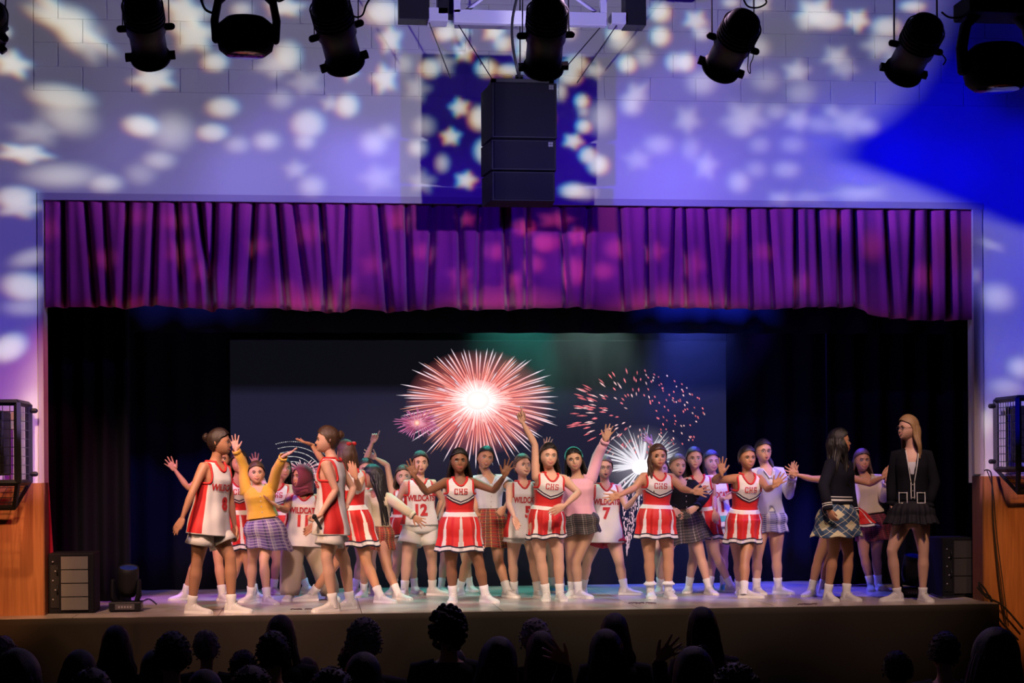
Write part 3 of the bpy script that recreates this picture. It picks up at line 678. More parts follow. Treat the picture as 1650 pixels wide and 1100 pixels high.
def mouth(kind, lip):
    if (kind, lip.name) not in MOUTHS: MOUTHS[(kind, lip.name)] = mouth_mesh(kind).mesh('mouth', [lip, m_mouth, m_teeth])
    return MOUTHS[(kind, lip.name)]
q = MB()
for s in (-1, 1):
    q.tube([(s*.032+.0215*math.cos(a)*1.0, .0, .0165*math.sin(a)) for a in np.linspace(0, 2*PI, 19)], .0017, 6)
    q.tube([(s*.053, -.002, .006), (s*.074, -.03, .006), (s*.077, -.085, .002)], .0015, 6)
q.tube([(-.011, .001, .003), (0, .006, .006), (.011, .001, .003)], .0015, 6)
GLASSES = q.mesh('glasses', mat('glasses_frame', (.02, .012, .012), .3))

# sneaker
m_shoe = mat('shoe_canvas', (.60, .58, .56), .7, bump=(300, .2, .001)); m_sole = mat('shoe_rubber', (.86, .85, .82), .5); m_lace = mat('shoe_lace', (.85, .84, .82), .8)
m_sock = mat('white_sock', (.78, .76, .75), .9, bump=(120, .3, .002, (1, 1, 6))); m_teal = mat('teal_canvas', (.05, .5, .5), .6)
def shoe_meshes():
    q = MB(); secs = [(-.058, .012, .050), (-.052, .028, .074), (-.035, .035, .090), (0, .0365, .092), (.030, .037, .082), (.060, .038, .066), (.095, .0415, .052), (.13, .0425, .044), (.16, .040, .038), (.182, .031, .031), (.193, .012, .022)]
    n = 14; vs = []
    for (y, w_, h) in secs:
        for i in range(n+1):
            a = PI*i/n; c, s = math.cos(a), math.sin(a); vs.append((math.copysign(abs(c)**.75, c)*w_+.004*sstep(.03, .15, y), y, .014+(h-.014)*abs(s)**.8))
    q.add(vs, [(i*(n+1)+k, (i+1)*(n+1)+k, (i+1)*(n+1)+k+1, i*(n+1)+k+1) for i in range(len(secs)-1) for k in range(n)]+[tuple(range(n+1))])
    shoe = q.mesh('shoe', m_shoe)
    q = MB(); ol = []
    for (y, w_, h) in secs: ol.append((w_+.004+.004*sstep(.03, .15, y), y))
    ol = ol+[(-x_+.008*sstep(.03, .15, y), y) for x_, y in ol[::-1]]
    N = len(ol); q.add([(x, y-.002 if y < 0 else y+.002, 0) for x, y in ol]+[(x, y, .022) for x, y in ol], [(i, (i+1) % N, N+(i+1) % N, N+i) for i in range(N)]+[tuple(range(N))[::-1], tuple(range(N, 2*N))])
    sole = q.mesh('sole', m_sole, False)
    q = MB()
    for j in range(5):
        y = .028+.017*j; z = .088-.0085*j-.002*j; q.tube([(-.020, y, z-.008), (0, y+.002, z+.003), (.022, y+.006, z-.008)], .0024, 6)
    for s in (-1, 1): q.tube([(0, .02, .094), (s*.018, .012, .100), (s*.030, .026, .090), (s*.012, .026, .093)], .002, 6); q.tube([(0, .02, .094), (s*.022, .04, .080), (s*.034, .05, .056)], .0018, 6)
    lace = q.mesh('laces', m_lace)
    return shoe, sole, lace
SHOE, SOLE, LACE = shoe_meshes()
SHOE_T = SHOE.copy(); SHOE_T.materials[0] = m_teal

SKINS = {'fair': (.66, .38, .27), 'light': (.56, .28, .165), 'tan': (.46, .22, .125), 'brown': (.25, .11, .058), 'olive': (.52, .30, .19)}
def skin(n):
    return mat('skin_'+n, SKINS[n], .48, spec=.4, bump=(35, .05, .002))
HAIRS = {'black': (.010, .008, .008), 'dark': (.028, .014, .009), 'brown': (.075, .036, .018), 'red': (.12, .045, .02), 'blonde': (.34, .20, .09), 'mouse': (.11, .07, .045)}
def hairmat(n): return mat('hair_'+n, HAIRS[n], .38, spec=.6, bump=(30, .7, .006, (9, 9, .6)))

TT = np.array([-.17, -.10, 0., .15, .38, .58, .74, .86, .93, .975, 1.01, 1.04])
TA = np.array([.115, .150, .160, .146, .116, .128, .145, .148, .130, .088, .058, .050])
TB = np.array([.085, .104, .108, .100, .082, .093, .106, .094, .076, .062, .052, .048])
class Pose: pass
def torso_axes(P, t):
    u_ = nrm(P.neck-P.hip); c = P.hip+(P.neck-P.hip)*t; k = min(1, max(0, t)); r = nrm(P.ax0*(1-k)+P.ax1*k); r = nrm(r-u_*(r@u_)); f = np.cross(r, u_); return c, r, f, u_
def torso_pt(P, t, th, a, b_, n=2.4):
    c, r, f, u_ = torso_axes(P, t); cx, sx = math.cos(th), math.sin(th)
    x = a*math.copysign(abs(cx)**(2/n), cx); y = b_*math.copysign(abs(sx)**(2/n), sx)
    if y > 0: y *= 1+.12*math.exp(-((t-.70)/.12)**2)
    else: y *= 1+.10*math.exp(-((t-.0)/.14)**2)
    return c+r*x+f*y, x, y
def surf(P, t, x, infl, gar=None, back=False):
    """point on the front (or back) of the clothed torso, x metres from its middle"""
    a = (np.interp(t, gar[0], gar[1])*P.k if gar else np.interp(t, TT, TA)*P.k)+infl
    b_ = (np.interp(t, gar[0], gar[2])*P.k if gar else np.interp(t, TT, TB)*P.k)+infl
    q_ = min(.985, abs(x)/a)
    if getattr(P, 'fold', None) and gar is not None:
        ph, wk = P.fold; th = math.acos(math.copysign(q_**1.2, x)); th = -th if back else th
        fo = wk*(1.2-t)*(math.sin(5*th+ph[0]+2*t)+.7*math.sin(9*th+ph[1]-3*t)+.5*math.sin(14*t+3*th+ph[2])); a += fo; b_ += fo; q_ = min(.985, abs(x)/a)
    sx = (1-q_**2.4)**(1/2.4); c, r, f, u_ = torso_axes(P, t); y = b_*sx
    if not back: y *= 1+.12*math.exp(-((t-.70)/.12)**2)
    else: y = -y*(1+.10*math.exp(-((t-.0)/.14)**2))
    return c+r*x+f*y
def lerp(a, b_, t): return a+(b_-a)*t

def body_mesh(P, voxel=.0095):
    q = MB(); k = P.k
    secs = np.array([-.17, -.10, 0, .15, .38, .58, .74, .86, .93, .975, 1.01, 1.04]); n = 20; vs = []
    for t in secs:
        a = np.interp(t, TT, TA)*k*.96; b_ = np.interp(t, TT, TB)*k*.96
        vs += [torso_pt(P, t, 2*PI*i/n, a, b_)[0] for i in range(n)]
    m = len(secs)
    q.add(vs, [(i*n+j, i*n+(j+1) % n, (i+1)*n+(j+1) % n, (i+1)*n+j) for i in range(m-1) for j in range(n)]+[tuple(range(n))[::-1], tuple(range((m-1)*n, m*n))])
    Hb = P.head-P.HU*.085*P.hk-P.HF*.018*P.hk
    q.tube([P.neck-(P.neck-P.hip)*.05, lerp(P.neck, Hb, .5), Hb, P.head-P.HU*.03*P.hk-P.HF*.02*P.hk], [.056*k, .047*k, .048*k, .05*k], 14, round_=True)
    for S_, E_, W_ in P.arms:
        c = P.neck-(P.neck-P.hip)*.10
        q.tube([lerp(c, S_, .45), S_, lerp(S_, E_, .3), lerp(S_, E_, .65), E_, lerp(E_, W_, .25), lerp(E_, W_, .65), W_], [r_*k for r_ in (.052, .050, .044, .038, .034, .036, .028, .0205)], 12, round_=True)
    for H_, K_, A_, T_ in P.legs:
        q.tube([H_, lerp(H_, K_, .3), lerp(H_, K_, .65), K_, lerp(K_, A_, .14), lerp(K_, A_, .32), lerp(K_, A_, .6), lerp(K_, A_, .88), A_], [r_*k for r_ in (.090, .086, .068, .054, .050, .056, .045, .033, .034)], 14, round_=True)
        q.tube([A_, A_+T_*.05*k+np.array((0, 0, -.04*k))], [.030*k, .022*k], 10, round_=True)
    vs, fs = eval_mesh(q.mesh('b', [], True), [('REMESH', dict(mode='VOXEL', voxel_size=voxel)), ('SMOOTH', dict(factor=.5, iterations=4))])
    out = MB(); out.add(vs, fs)
    M = np.array([P.HR*P.hk, P.HF*P.hk, P.HU*P.hk]).T
    out.add(HEADV@M.T+P.head, HEADF)
    for s in (-1, 1):
        e = EARV*np.array((s, 1, 1))+np.array((s*.069, -.006, -.010)); out.add(e@M.T+P.head, EARF if s > 0 else [f[::-1] for f in EARF])
    for (S_, E_, W_), (side, d, nvec, pose) in zip(P.arms, P.hands):
        V, Fh = HANDS[pose]; s = P.k*.98
        Y_ = nrm(d); Z_ = np.array(nvec, float); Z_ = nrm(Z_-Y_*(Z_@Y_)); X_ = np.cross(Y_, Z_)
        V2 = V.copy(); 
        if side == 1: X_ = -X_; 
        out.add(V2@(np.array([X_, Y_, Z_])*s)+W_, Fh if side == 0 else [f[::-1] for f in Fh])
    return out

def garment(P, t0, t1, gar, infl, rule, nt=46, nth=72, n=2.4, relax=7, wrinkle=.004, piping=None):
    """cloth shell around the torso; rule(t, x, y) gives a material slot or None where the cloth is open"""
    vs = []; info = []; rr = random.Random(int(abs(P.hip[0]*1000)))
    ph = [rr.uniform(0, 6) for _ in range(4)]; P.fold = (ph, wrinkle)
    for i in range(nt+1):
        t = t0+(t1-t0)*i/nt
        a = np.interp(t, gar[0], gar[1])*P.k+infl; b_ = np.interp(t, gar[0], gar[2])*P.k+infl
        for j in range(nth):
            th = 2*PI*j/nth; fold_ = wrinkle*(1.2-t)*(math.sin(5*th+ph[0]+2*t)+.7*math.sin(9*th+ph[1]-3*t)+.5*math.sin(14*t+3*th+ph[2]))
            p, x, y = torso_pt(P, t, th, a+fold_, b_+fold_, n); vs.append(p); info.append((t, x/P.k, y))
    vs = np.array(vs); fs = []; ms = []
    for i in range(nt):
        for j in range(nth):
            f = (i*nth+j, i*nth+(j+1) % nth, (i+1)*nth+(j+1) % nth, (i+1)*nth+j)
            t = (info[f[0]][0]+info[f[2]][0])/2; x = (info[f[0]][1]+info[f[1]][1])/2; y = (info[f[0]][2]+info[f[1]][2])/2
            m = rule(t, x, y, abs(math.sin(2*PI*(j+.5)/nth)))
            if m is not None: fs.append(f); ms.append(m)
    from collections import Counter, defaultdict
    ec = Counter(); 
    for f in fs:
        for a_, b2 in zip(f, f[1:]+f[:1]): ec[(min(a_, b2), max(a_, b2))] += 1
    nb = defaultdict(list)
    for (a_, b2), c in ec.items():
        if c == 1: nb[a_].append(b2); nb[b2].append(a_)
    rows = {0, nt}
    for _ in range(relax):
        new = vs.copy()
        for v_, l in nb.items():
            if v_//nth in rows or len(l) != 2: continue
            new[v_] = vs[v_]*.4+(vs[l[0]]+vs[l[1]])*.3
        vs = new
    q = MB(); q.add(list(vs), fs, ms, [(j/nth, i/nt) for i in range(nt+1) for j in range(nth)])
    if piping is not None:
        todo = {v_ for v_, l in nb.items() if v_//nth != 0 and len(l) == 2}
        while todo:
            st_ = todo.pop(); loop = [st_]; cur = st_
            while True:
                nx_ = [w2 for w2 in nb[cur] if w2 in todo]
                if not nx_: break
                cur = nx_[0]; todo.discard(cur); loop.append(cur)
            if len(loop) > 6: q.tube([vs[i] for i in loop]+[vs[loop[0]]], .0065*P.k, 6, piping)
    return q
def shell(o, th=.005):
    m = o.modifiers.new('thickness', 'SOLIDIFY'); m.thickness = th; m.offset = 1; return o
def line_on(P, pts, r, infl, gar, back=False):
    q = MB(); dense = []
    for (x0_, t0_), (x1_, t1_) in zip(pts, pts[1:]):
        n = max(2, int(math.hypot(x1_-x0_, (t1_-t0_)*.5)/.015))
        dense += [surf(P, lerp(t0_, t1_, i/n), lerp(x0_, x1_, i/n)*P.k, infl, gar, back) for i in range(n)]
    dense.append(surf(P, pts[-1][1], pts[-1][0]*P.k, infl, gar, back))
    return q, dense
TXT = {}
def text_geo(s, bold=.02):
    if s in TXT: return TXT[s]
    c = bpy.data.curves.new('t', 'FONT'); c.body = s; c.size = 1; c.align_x = 'CENTER'; c.offset = bold; c.resolution_u = 3
    o = bpy.data.objects.new('t', c); COL.objects.link(o); dg = bpy.context.evaluated_depsgraph_get(); me = o.evaluated_get(dg).to_mesh()
    V = np.array([v.co[:2] for v in me.vertices]); Fs = [tuple(p.vertices) for p in me.polygons]; o.evaluated_get(dg).to_mesh_clear()
    bpy.data.objects.remove(o); bpy.data.curves.remove(c)
    V[:, 0] -= (V[:, 0].min()+V[:, 0].max())/2; V[:, 1] -= (V[:, 1].min()+V[:, 1].max())/2
    TXT[s] = (V, Fs); return TXT[s]
def slab_geo():
    """C, H and S as block letters with slab serifs"""
    q = MB(); w_ = .17
    def st_(x, y0, y1, x2=None, y2=None):
        pass
    def bar(x0, y0, x1, y1): q.add([(x0, y0, 0), (x1, y0, 0), (x1, y1, 0), (x0, y1, 0)], [(0, 1, 2, 3)])
    def C(o): bar(o, .14, o+w_, .86); bar(o+.1, .0, o+.6, .15); bar(o+.1, .85, o+.6, 1); bar(o+.5, .62, o+.66, .97); bar(o+.5, .03, o+.66, .34); bar(o+.04, .06, o+.2, .2); bar(o+.04, .8, o+.2, .94)
    def H(o): bar(o+.06, 0, o+.06+w_, 1); bar(o+.5, 0, o+.5+w_, 1); bar(o+.1, .43, o+.6, .57); [bar(o+a, b_, o+a+.29, b_+.12) for a in (0, .44) for b_ in (0, .88)]
    def S(o): bar(o+.08, .85, o+.58, 1); bar(o+.08, .43, o+.58, .57); bar(o+.08, 0, o+.58, .15); bar(o, .5, o+w_, .92); bar(o+.48, .08, o+.65, .5); bar(o+.5, .72, o+.65, 1); bar(o, 0, o+.14, .28)
    C(0); H(.82); S(1.72)
    V = np.array(q.v)[:, :2]; V -= (V.min(0)+V.max(0))/2; return V*.8, q.f
TXT['CHS'] = slab_geo()
def lettering(P, parent, s, size, x, t, gar, infl, m, back=False, bold=.02, name='lettering', arch=0., mirror=1, scale_x=1.):
    V, Fs = text_geo(s, bold); pts = []
    for u_, v_ in V:
        xx = x+u_*size*scale_x*mirror; tt = t+(v_*size+arch*(-(u_*size)**2))/P.L; pts.append(surf(P, tt, xx*P.k, infl, gar, back)-P.O)
    q = MB(); q.add(pts, Fs); return q.obj(name, m, parent)

LOOSE = (np.array([-.6, -.3, 0, .38, .58, .74, .86, .93, .975, 1.02]), np.array([.212, .204, .186, .150, .150, .152, .152, .136, .094, .060]), np.array([.185, .170, .140, .112, .110, .114, .098, .080, .066, .055]))
FIT = (TT, TA, TB)
KNIT = (np.array([-.3, 0, .15, .38, .58, .74, .86, .93, .975, 1.03]), np.array([.176, .170, .160, .138, .142, .154, .156, .138, .096, .056]), np.array([.125, .122, .116, .100, .104, .112, .100, .082, .068, .054]))

m_red = mat('cheer_red', (.62, .012, .012), .6, sheen=.1, bump=(8, .25, .006)); m_white = mat('cheer_white', (.74, .70, .70), .6, bump=(8, .25, .006)); m_navy = mat('navy_braid', (.012, .012, .04), .7)
m_jwhite = mat('jersey_white', (.72, .69, .68), .65, bump=(7, .5, .008)); m_jred = mat('jersey_red', (.60, .02, .02), .6, bump=(7, .4, .008)); m_jshort = mat('shorts_white', (.70, .67, .62), .7, bump=(9, .5, .008)); m_letter = mat('print_red', (.50, .015, .02), .6)

def tube_on(P, pts, r, mi=0): q = MB(); return q
def piece(q, name, mats, parent, P, smooth=True, sol=None):
    q.v = [tuple(np.array(p)-P.O) for p in q.v]; o = q.obj(name, mats, parent, smooth)
    if sol: shell(o, sol)
    return o

def cheer_top(P, root, text='CHS'):
    def rule(t, x, y, sn=1):
        ax = abs(x)
        if t > .68 and ax > .118+.02*(t-.68): return None
        if y > 0 and ax < .070 and t > .80+ax*2.3: return None
        if y <= 0 and ax < .062 and t > .93: return None
        tb = .52+1.1*ax*.8
        return 1 if t > tb and t > .5 else 0
    q = garment(P, .28, 1.0, FIT, .010, rule, wrinkle=.0015, piping=0); top = piece(q, 'cheer_top', [m_red, m_white], root, P, sol=.004)
    for dz, m, r in ((.0, m_navy, .0055), (-.03, m_white, .005), (-.055, m_navy, .004)):
        for back in (False,):
            pts = [(-.128, .64+dz+.02), (-.07, .585+dz), (0, .53+dz), (.07, .585+dz), (.128, .64+dz+.02)]
            q, d = line_on(P, pts, 0, .013, FIT, back); q.tube(d, r*P.k, 6); piece(q, 'chevron_braid', m, top, P)
    lettering(P, top, text, .066, 0, .73, FIT, .0160, m_letter)
    return top
def skirt(P, root, tw, hem, kind, mats, infl=.018, name='skirt', flatk=.85, t_top=None, tilt=0.):
    """hem = (centre x, y, half width) in pixels of the photograph, on the person's own depth"""
    hx_, hy_, hw_ = hem; Hc = U(hx_, hy_, P.Y); sc_ = np.linalg.norm(U(hx_+1, hy_, P.Y)-Hc)
    ah = hw_*sc_; bh_ = ah*flatk; c0, r0, f0, u0 = torso_axes(P, tw)
    aw = np.interp(tw, TT, TA)*P.k+infl; bw_ = np.interp(tw, TT, TB)*P.k+infl
    for H_, K_, A_, T_ in P.legs:
        zz = (H_[2]-Hc[2])/max(.05, H_[2]-K_[2]); pk = lerp(H_, K_, min(1, max(0, zz))); rk = lerp(.09, .062, min(1, max(0, zz)))*P.k+.014
        ah = max(ah, abs((pk-Hc)@P.ax0)+rk); bh_ = max(bh_, abs((pk-Hc)@np.cross(P.ax0, (0, 0, 1.)))+rk)
    nth, nv = (240 if kind == 'cheer' else 120), 26; vs = []; uvs = []; fs = []; ms = []
    rr = random.Random(int(hx_)); ph = rr.uniform(0, 6)
    for i in range(nv+1):
        v = i/nv; e = v**.85; c = c0*(1-v)+Hc*v
        rv = nrm(r0*(1-v)+P.ax0*v); fv = nrm(np.cross(rv, (0, 0, 1.))) if v > .3 else nrm(f0*(1-v)+np.cross(P.ax0, (0, 0, 1.))*v)
        bulge = (.025 if kind == 'plain' else .02)*math.sin(PI*min(1, v*1.6))
        a = aw+(ah-aw)*e+bulge; b_ = bw_+(bh_-bw_)*e+bulge
        for j in range(nth):
            th = 2*PI*j/nth
            if kind == 'cheer': pl = .018*v*math.cos(10*th+ph)*1. + .006*v*math.cos(23*th)
            elif kind == 'pleat': s_ = (th*26/(2*PI)) % 1; pl = (.020*(s_-.5))*(v**.6)+.012*v*math.sin(5*th+ph)
            elif kind == 'tulle': pl = .022*v*math.sin(21*th+ph)+.01*v*math.sin(47*th)
            else: pl = .008*v*math.sin(7*th+ph)
            cx, sx = math.cos(th), math.sin(th); n = 2.2
            p = c+rv*(a+pl)*math.copysign(abs(cx)**(2/n), cx)+fv*(b_+pl)*math.copysign(abs(sx)**(2/n), sx)
            p = p+np.array((0, 0, tilt*cx*v*ah)); p[2] += .008*v*math.sin(6*th+ph)
            vs.append(p); uvs.append((j/nth, v))
    for i in range(nv):
        for j in range(nth):
            f = (i*nth+j, (i+1)*nth+j, (i+1)*nth+(j+1) % nth, i*nth+(j+1) % nth); fs.append(f)
            if kind == 'cheer':
                v = (i+.5)/nv; u_ = (j+.5)/nth; g = abs((u_*8+.5) % 1-.5)
                if v < .12: m = 1
                elif .86 < v < .90 or .945 < v < .985: m = 2
                elif .90 <= v <= .945: m = 1
                elif g < .035+.11*v: m = 1
                else: m = 0
                if g < .035+.11*v and v >= .12 and not (.86 < v < .90 or .945 < v < .985): m = 1
                ms.append(m)
            else: ms.append(0)
    q = MB(); q.add(vs, fs, ms, uvs)
    return piece(q, name, mats, root, P, sol=.004)
def shorts(P, root, hem_y, mat_, side=None, loose=.026, name='shorts'):
    q = MB()
    nth = 40; vs = []; ts = [.22, .1, 0, -.08, -.14]
    for t in ts:
        a = np.interp(t, TT, TA)*P.k+.022; b_ = np.interp(t, TT, TB)*P.k+.022
        vs += [torso_pt(P, t, 2*PI*i/nth, a, b_)[0] for i in range(nth)]
    q.add(vs, [(i*nth+j, (i+1)*nth+j, (i+1)*nth+(j+1) % nth, i*nth+(j+1) % nth) for i in range(len(ts)-1) for j in range(nth)])
    for (H_, K_, A_, T_) in P.legs:
        _, zy = 0, 0
        zt = U(PXY(lerp(H_, K_, .6))[0], hem_y, lerp(H_, K_, .6)[1])[2]; s = min(.95, max(.25, (H_[2]-zt)/max(.05, H_[2]-K_[2])))
        pts = [H_+(0, 0, .06), H_, lerp(H_, K_, s*.35), lerp(H_, K_, s*.7), lerp(H_, K_, s)]
        q.tube(pts, [.080*P.k, .092*P.k+loose*.3, .094*P.k+loose*.5, .092*P.k+loose*.8, .090*P.k+loose*1.3], 28, caps=False)
    return piece(q, name, [mat_], root, P, sol=.004)
def trousers(P, root, m, ankle=.085):
    q = MB(); nth = 40; vs = []; ts = [.2, .1, 0, -.08, -.15]
    for t in ts:
        a = np.interp(t, TT, TA)*P.k+.02; b_ = np.interp(t, TT, TB)*P.k+.02
        vs += [torso_pt(P, t, 2*PI*i/nth, a, b_)[0] for i in range(nth)]
    q.add(vs, [(i*nth+j, (i+1)*nth+j, (i+1)*nth+(j+1) % nth, i*nth+(j+1) % nth) for i in range(len(ts)-1) for j in range(nth)])
    for (H_, K_, A_, T_) in P.legs:
        q.tube([H_+(0, 0, .06), H_, lerp(H_, K_, .5), K_, lerp(K_, A_, .5), lerp(K_, A_, .85), A_+(0, 0, -.02)], [.10*P.k, .115*P.k, .112*P.k, .105*P.k, .10*P.k, (ankle+.012)*P.k, ankle*P.k], 28, caps=False)
    return piece(q, 'sweatpants', [m], root, P, sol=.005)
def jersey(P, root, num, hem_y, text='WILDCATS', back=False, white=None, stripe=True, numx=0., band=False):
    w_ = white or m_jwhite
    t0 = (U(PXY(P.hip)[0], hem_y, P.hip[1])[2]-P.hip[2])/(P.neck-P.hip)[2]
    def rule(t, x, y, sn=1):
        ax = abs(x)
        if t > .66 and ax > .122-.01*(t-.68): return None
        if y > 0 and ax < .066 and t > .82+ax*2.2: return None
        if y <= 0 and ax < .062 and t > .955: return None
        if t < t0+.012: return 1 if not stripe else 0
        if stripe and sn < .50 and t < .70: return 1
        if band and .02 < t < .15: return 2
        return 0
    q = garment(P, t0, 1.0, LOOSE, .008, rule, nt=60, nth=96, wrinkle=.005, piping=1); top = piece(q, 'jersey', [w_, m_jred, m_teal], root, P, sol=.004)
    if text: lettering(P, top, text, .078, numx*.5, .61, LOOSE, .0145, m_letter, bold=.035, scale_x=.70)
    if not back: lettering(P, top, num, .145, numx, .36, LOOSE, .0150, m_letter, name='number', bold=.05)
    else:
        lettering(P, top, num, .24, numx, .45, LOOSE, .0150, m_letter, back=True, name='number', bold=.05)
    return top
def sleeves(q, P, r_s, r_e, r_w, upto=1., mi=0, cuff=None):
    for (S_, E_, W_) in P.arms:
        c = P.neck-(P.neck-P.hip)*.10
        pts = [lerp(c, S_, .5), S_, lerp(S_, E_, .5)]; rad = [r_s*1.0*P.k, r_s*P.k, lerp(r_s, r_e, .6)*P.k]
        if upto < .6: pts[2] = lerp(S_, E_, upto); q.tube(pts, [r_s*P.k, r_s*P.k, (r_s+.006)*P.k], 18, mi, caps=False); continue
        pts += [E_, lerp(E_, W_, .5), lerp(E_, W_, .93)]; rad += [r_e*P.k, lerp(r_e, r_w, .5)*P.k, r_w*P.k]
        q.tube(pts, rad, 18, mi, caps=False)
        if cuff is not None: q.tube([lerp(E_, W_, .84), lerp(E_, W_, .96), lerp(E_, W_, .97)], [(r_w+.007)*P.k, (r_w+.006)*P.k, r_w*P.k], 18, cuff, caps=False)
def knit(P, root, m, hem_y, neck='v', trim=None, name='cardigan', short=False, mats=None, loose=KNIT, sl=True):
    t0 = (U(PXY(P.hip)[0], hem_y, P.hip[1])[2]-P.hip[2])/(P.neck-P.hip)[2]
    def rule(t, x, y, sn=1):
        ax = abs(x)
        if neck == 'v' and y > 0 and ax < .05 and t > .80+ax*3.4: return None
        if neck == 'deep' and y > 0 and ax < .06 and t > .52+ax*7.5: return None
        if neck == 'round' and y > 0 and t > .955: return None
        if t > .99: return None
        if not sl and t > .68 and ax > .128: return None
        if trim and t0+.045 < t < t0+.075: return 1
        if trim and t0+.10 < t < t0+.13: return 1
        return 0
    q = garment(P, t0, 1.01, loose, .010, rule, nt=50, nth=80, wrinkle=.004)
    if sl: sleeves(q, P, .060 if not short else .062, .050, .036, .45 if short else 1., 0, 0 if not short else None)
    if trim and sl:
        for (S_, E_, W_) in P.arms:
            for s_ in (.70, .78): q.tube([lerp(E_, W_, s_), lerp(E_, W_, s_+.04)], [.0455*P.k, .0445*P.k], 18, 1, caps=False)
    return piece(q, name, [m]+([trim] if trim else []), root, P, sol=.005)

def lock(q, pts, r0, r1, wave=0., n=10, rr=None, mi=0, flat=1.):
    """one lock of hair along a smooth curve through pts"""
    P_ = [np.array(p, float) for p in pts]; m = len(P_); out = []; ph = rr.uniform(0, 6) if rr else 0
    for i in range(n+1):
        t = i/n*(m-1); j = min(int(t), m-2); f = t-j
        p0 = P_[max(j-1, 0)]; p1 = P_[j]; p2 = P_[j+1]; p3 = P_[min(j+2, m-1)]
        p = .5*((2*p1)+(-p0+p2)*f+(2*p0-5*p1+4*p2-p3)*f*f+(-p0+3*p1-3*p2+p3)*f**3)
        s = i/n; p = p+np.array((math.sin(s*11+ph), math.cos(s*9+ph), 0))*wave*s
        out.append(p)
    q.tube(out, [(r0*(1-(i/n)**2)+r1*(i/n)**2)*(.75+.25*min(1, i/2)) for i in range(n+1)], 8, mi, round_=True)
def hair_mesh(style, rr, length=.3, wave=.008, front=(), tail=None, capk=1., bow=False):
    """hair in head coordinates"""
    q = MB(); D, Fs = sphere_grid(64, 50); Pn = head_surf(D); 
    n_ = D/np.linalg.norm(D, axis=1)[:, None]
    th = .010+.010*np.clip(D[:, 2], 0, 1)+.004*np.sin(9*np.arctan2(D[:, 0], D[:, 1]))*np.clip(1-D[:, 2], 0, 1)*.5
    V = Pn+n_*(th*capk)[:, None]; V[:, 1] = np.minimum(V[:, 1], .082)
    low = -.075 if style != 'crop' else -.06
    keep = []
    for f in Fs:
        c = V[list(f)].mean(0); x, y, z = c; ax = abs(x)
        hl = .078-5.5*x*x if y > .02 else -.9
        if z < low: continue
        if y > .030 and z < max(hl, .028): continue
        if .0 < y <= .030 and z < -.012+(y)*1.2: continue
        if -.025 < y <= .0 and z < -.030: continue
        keep.append(f)
    used = sorted({i for f in keep for i in f}); mp = {a: b_ for b_, a in enumerate(used)}
    kf = [tuple(mp[i] for i in f) for f in keep]; q.add(relax_edge(V[used], kf, 8), kf)
    if style in ('bun', 'up'):
        for k_ in range(9):
            a = rr.uniform(0, 6.3); c = np.array((0, -.128, .045 if style == 'bun' else .0)); q.tube([c+np.array((math.cos(a+s*2.2)*.026, math.sin(s*3)*.012, math.sin(a+s*2.2)*.026)) for s in np.linspace(0, 1, 6)], [.008, .013, .015, .015, .013, .006], 8, round_=True)
        q.ball((0, -.120, .045 if style == 'bun' else .0), (.032, .030, .032))
    if style in ('long', 'wavy', 'half'):
        N = 22
        for i in range(N):
            a = -97+194*i/(N-1)+rr.uniform(-4, 4); ar = math.radians(a); sx, cy = math.sin(ar), -math.cos(ar)
            L = length*rr.uniform(.82, 1.05)
            out = .012+.02*abs(sx)
            lock(q, [(sx*.066, cy*.080-.010, .045), (sx*(.080), cy*.098-.012, -.02), (sx*(.082+out*.4), cy*.088-.018, -.09), (sx*(.086+out), cy*.060-.034, -.09-(L-.09)*.5), (sx*(.080+out), cy*.050-.04, -L)], .017, .006, wave, 12, rr)
    if style == 'pony' or tail:
        T = tail or [(0, -.10, .05), (0, -.15, .02), (0, -.14, -.12), (0, -.12, -.25)]
        q.ball(T[0], (.018, .016, .018))
        for i in range(9):
            j = lambda s: np.array((rr.uniform(-1, 1), rr.uniform(-1, 1), rr.uniform(-.5, .5)))*s
            lock(q, [np.array(T[0])]+[np.array(p)+j(.012) for p in T[1:-1]]+[np.array(T[-1])+j(.02)], .013, .004, wave, 12, rr)
    for s in front:      # +1 / -1: hair brought forward over that shoulder
        for i in range(9):
            e = rr.uniform(-.012, .012); y0 = -.02+.012*i*.6
            lock(q, [(s*.062, y0-.02, .04), (s*.080, y0, -.02), (s*(.083+e*.3), y0+.015, -.09), (s*(.078+e), .045+e, -.09-(length-.09)*.5), (s*(.066+e), .062+e, -length*rr.uniform(.88, 1.05))], .014, .005, wave*1.4, 14, rr)
    return q
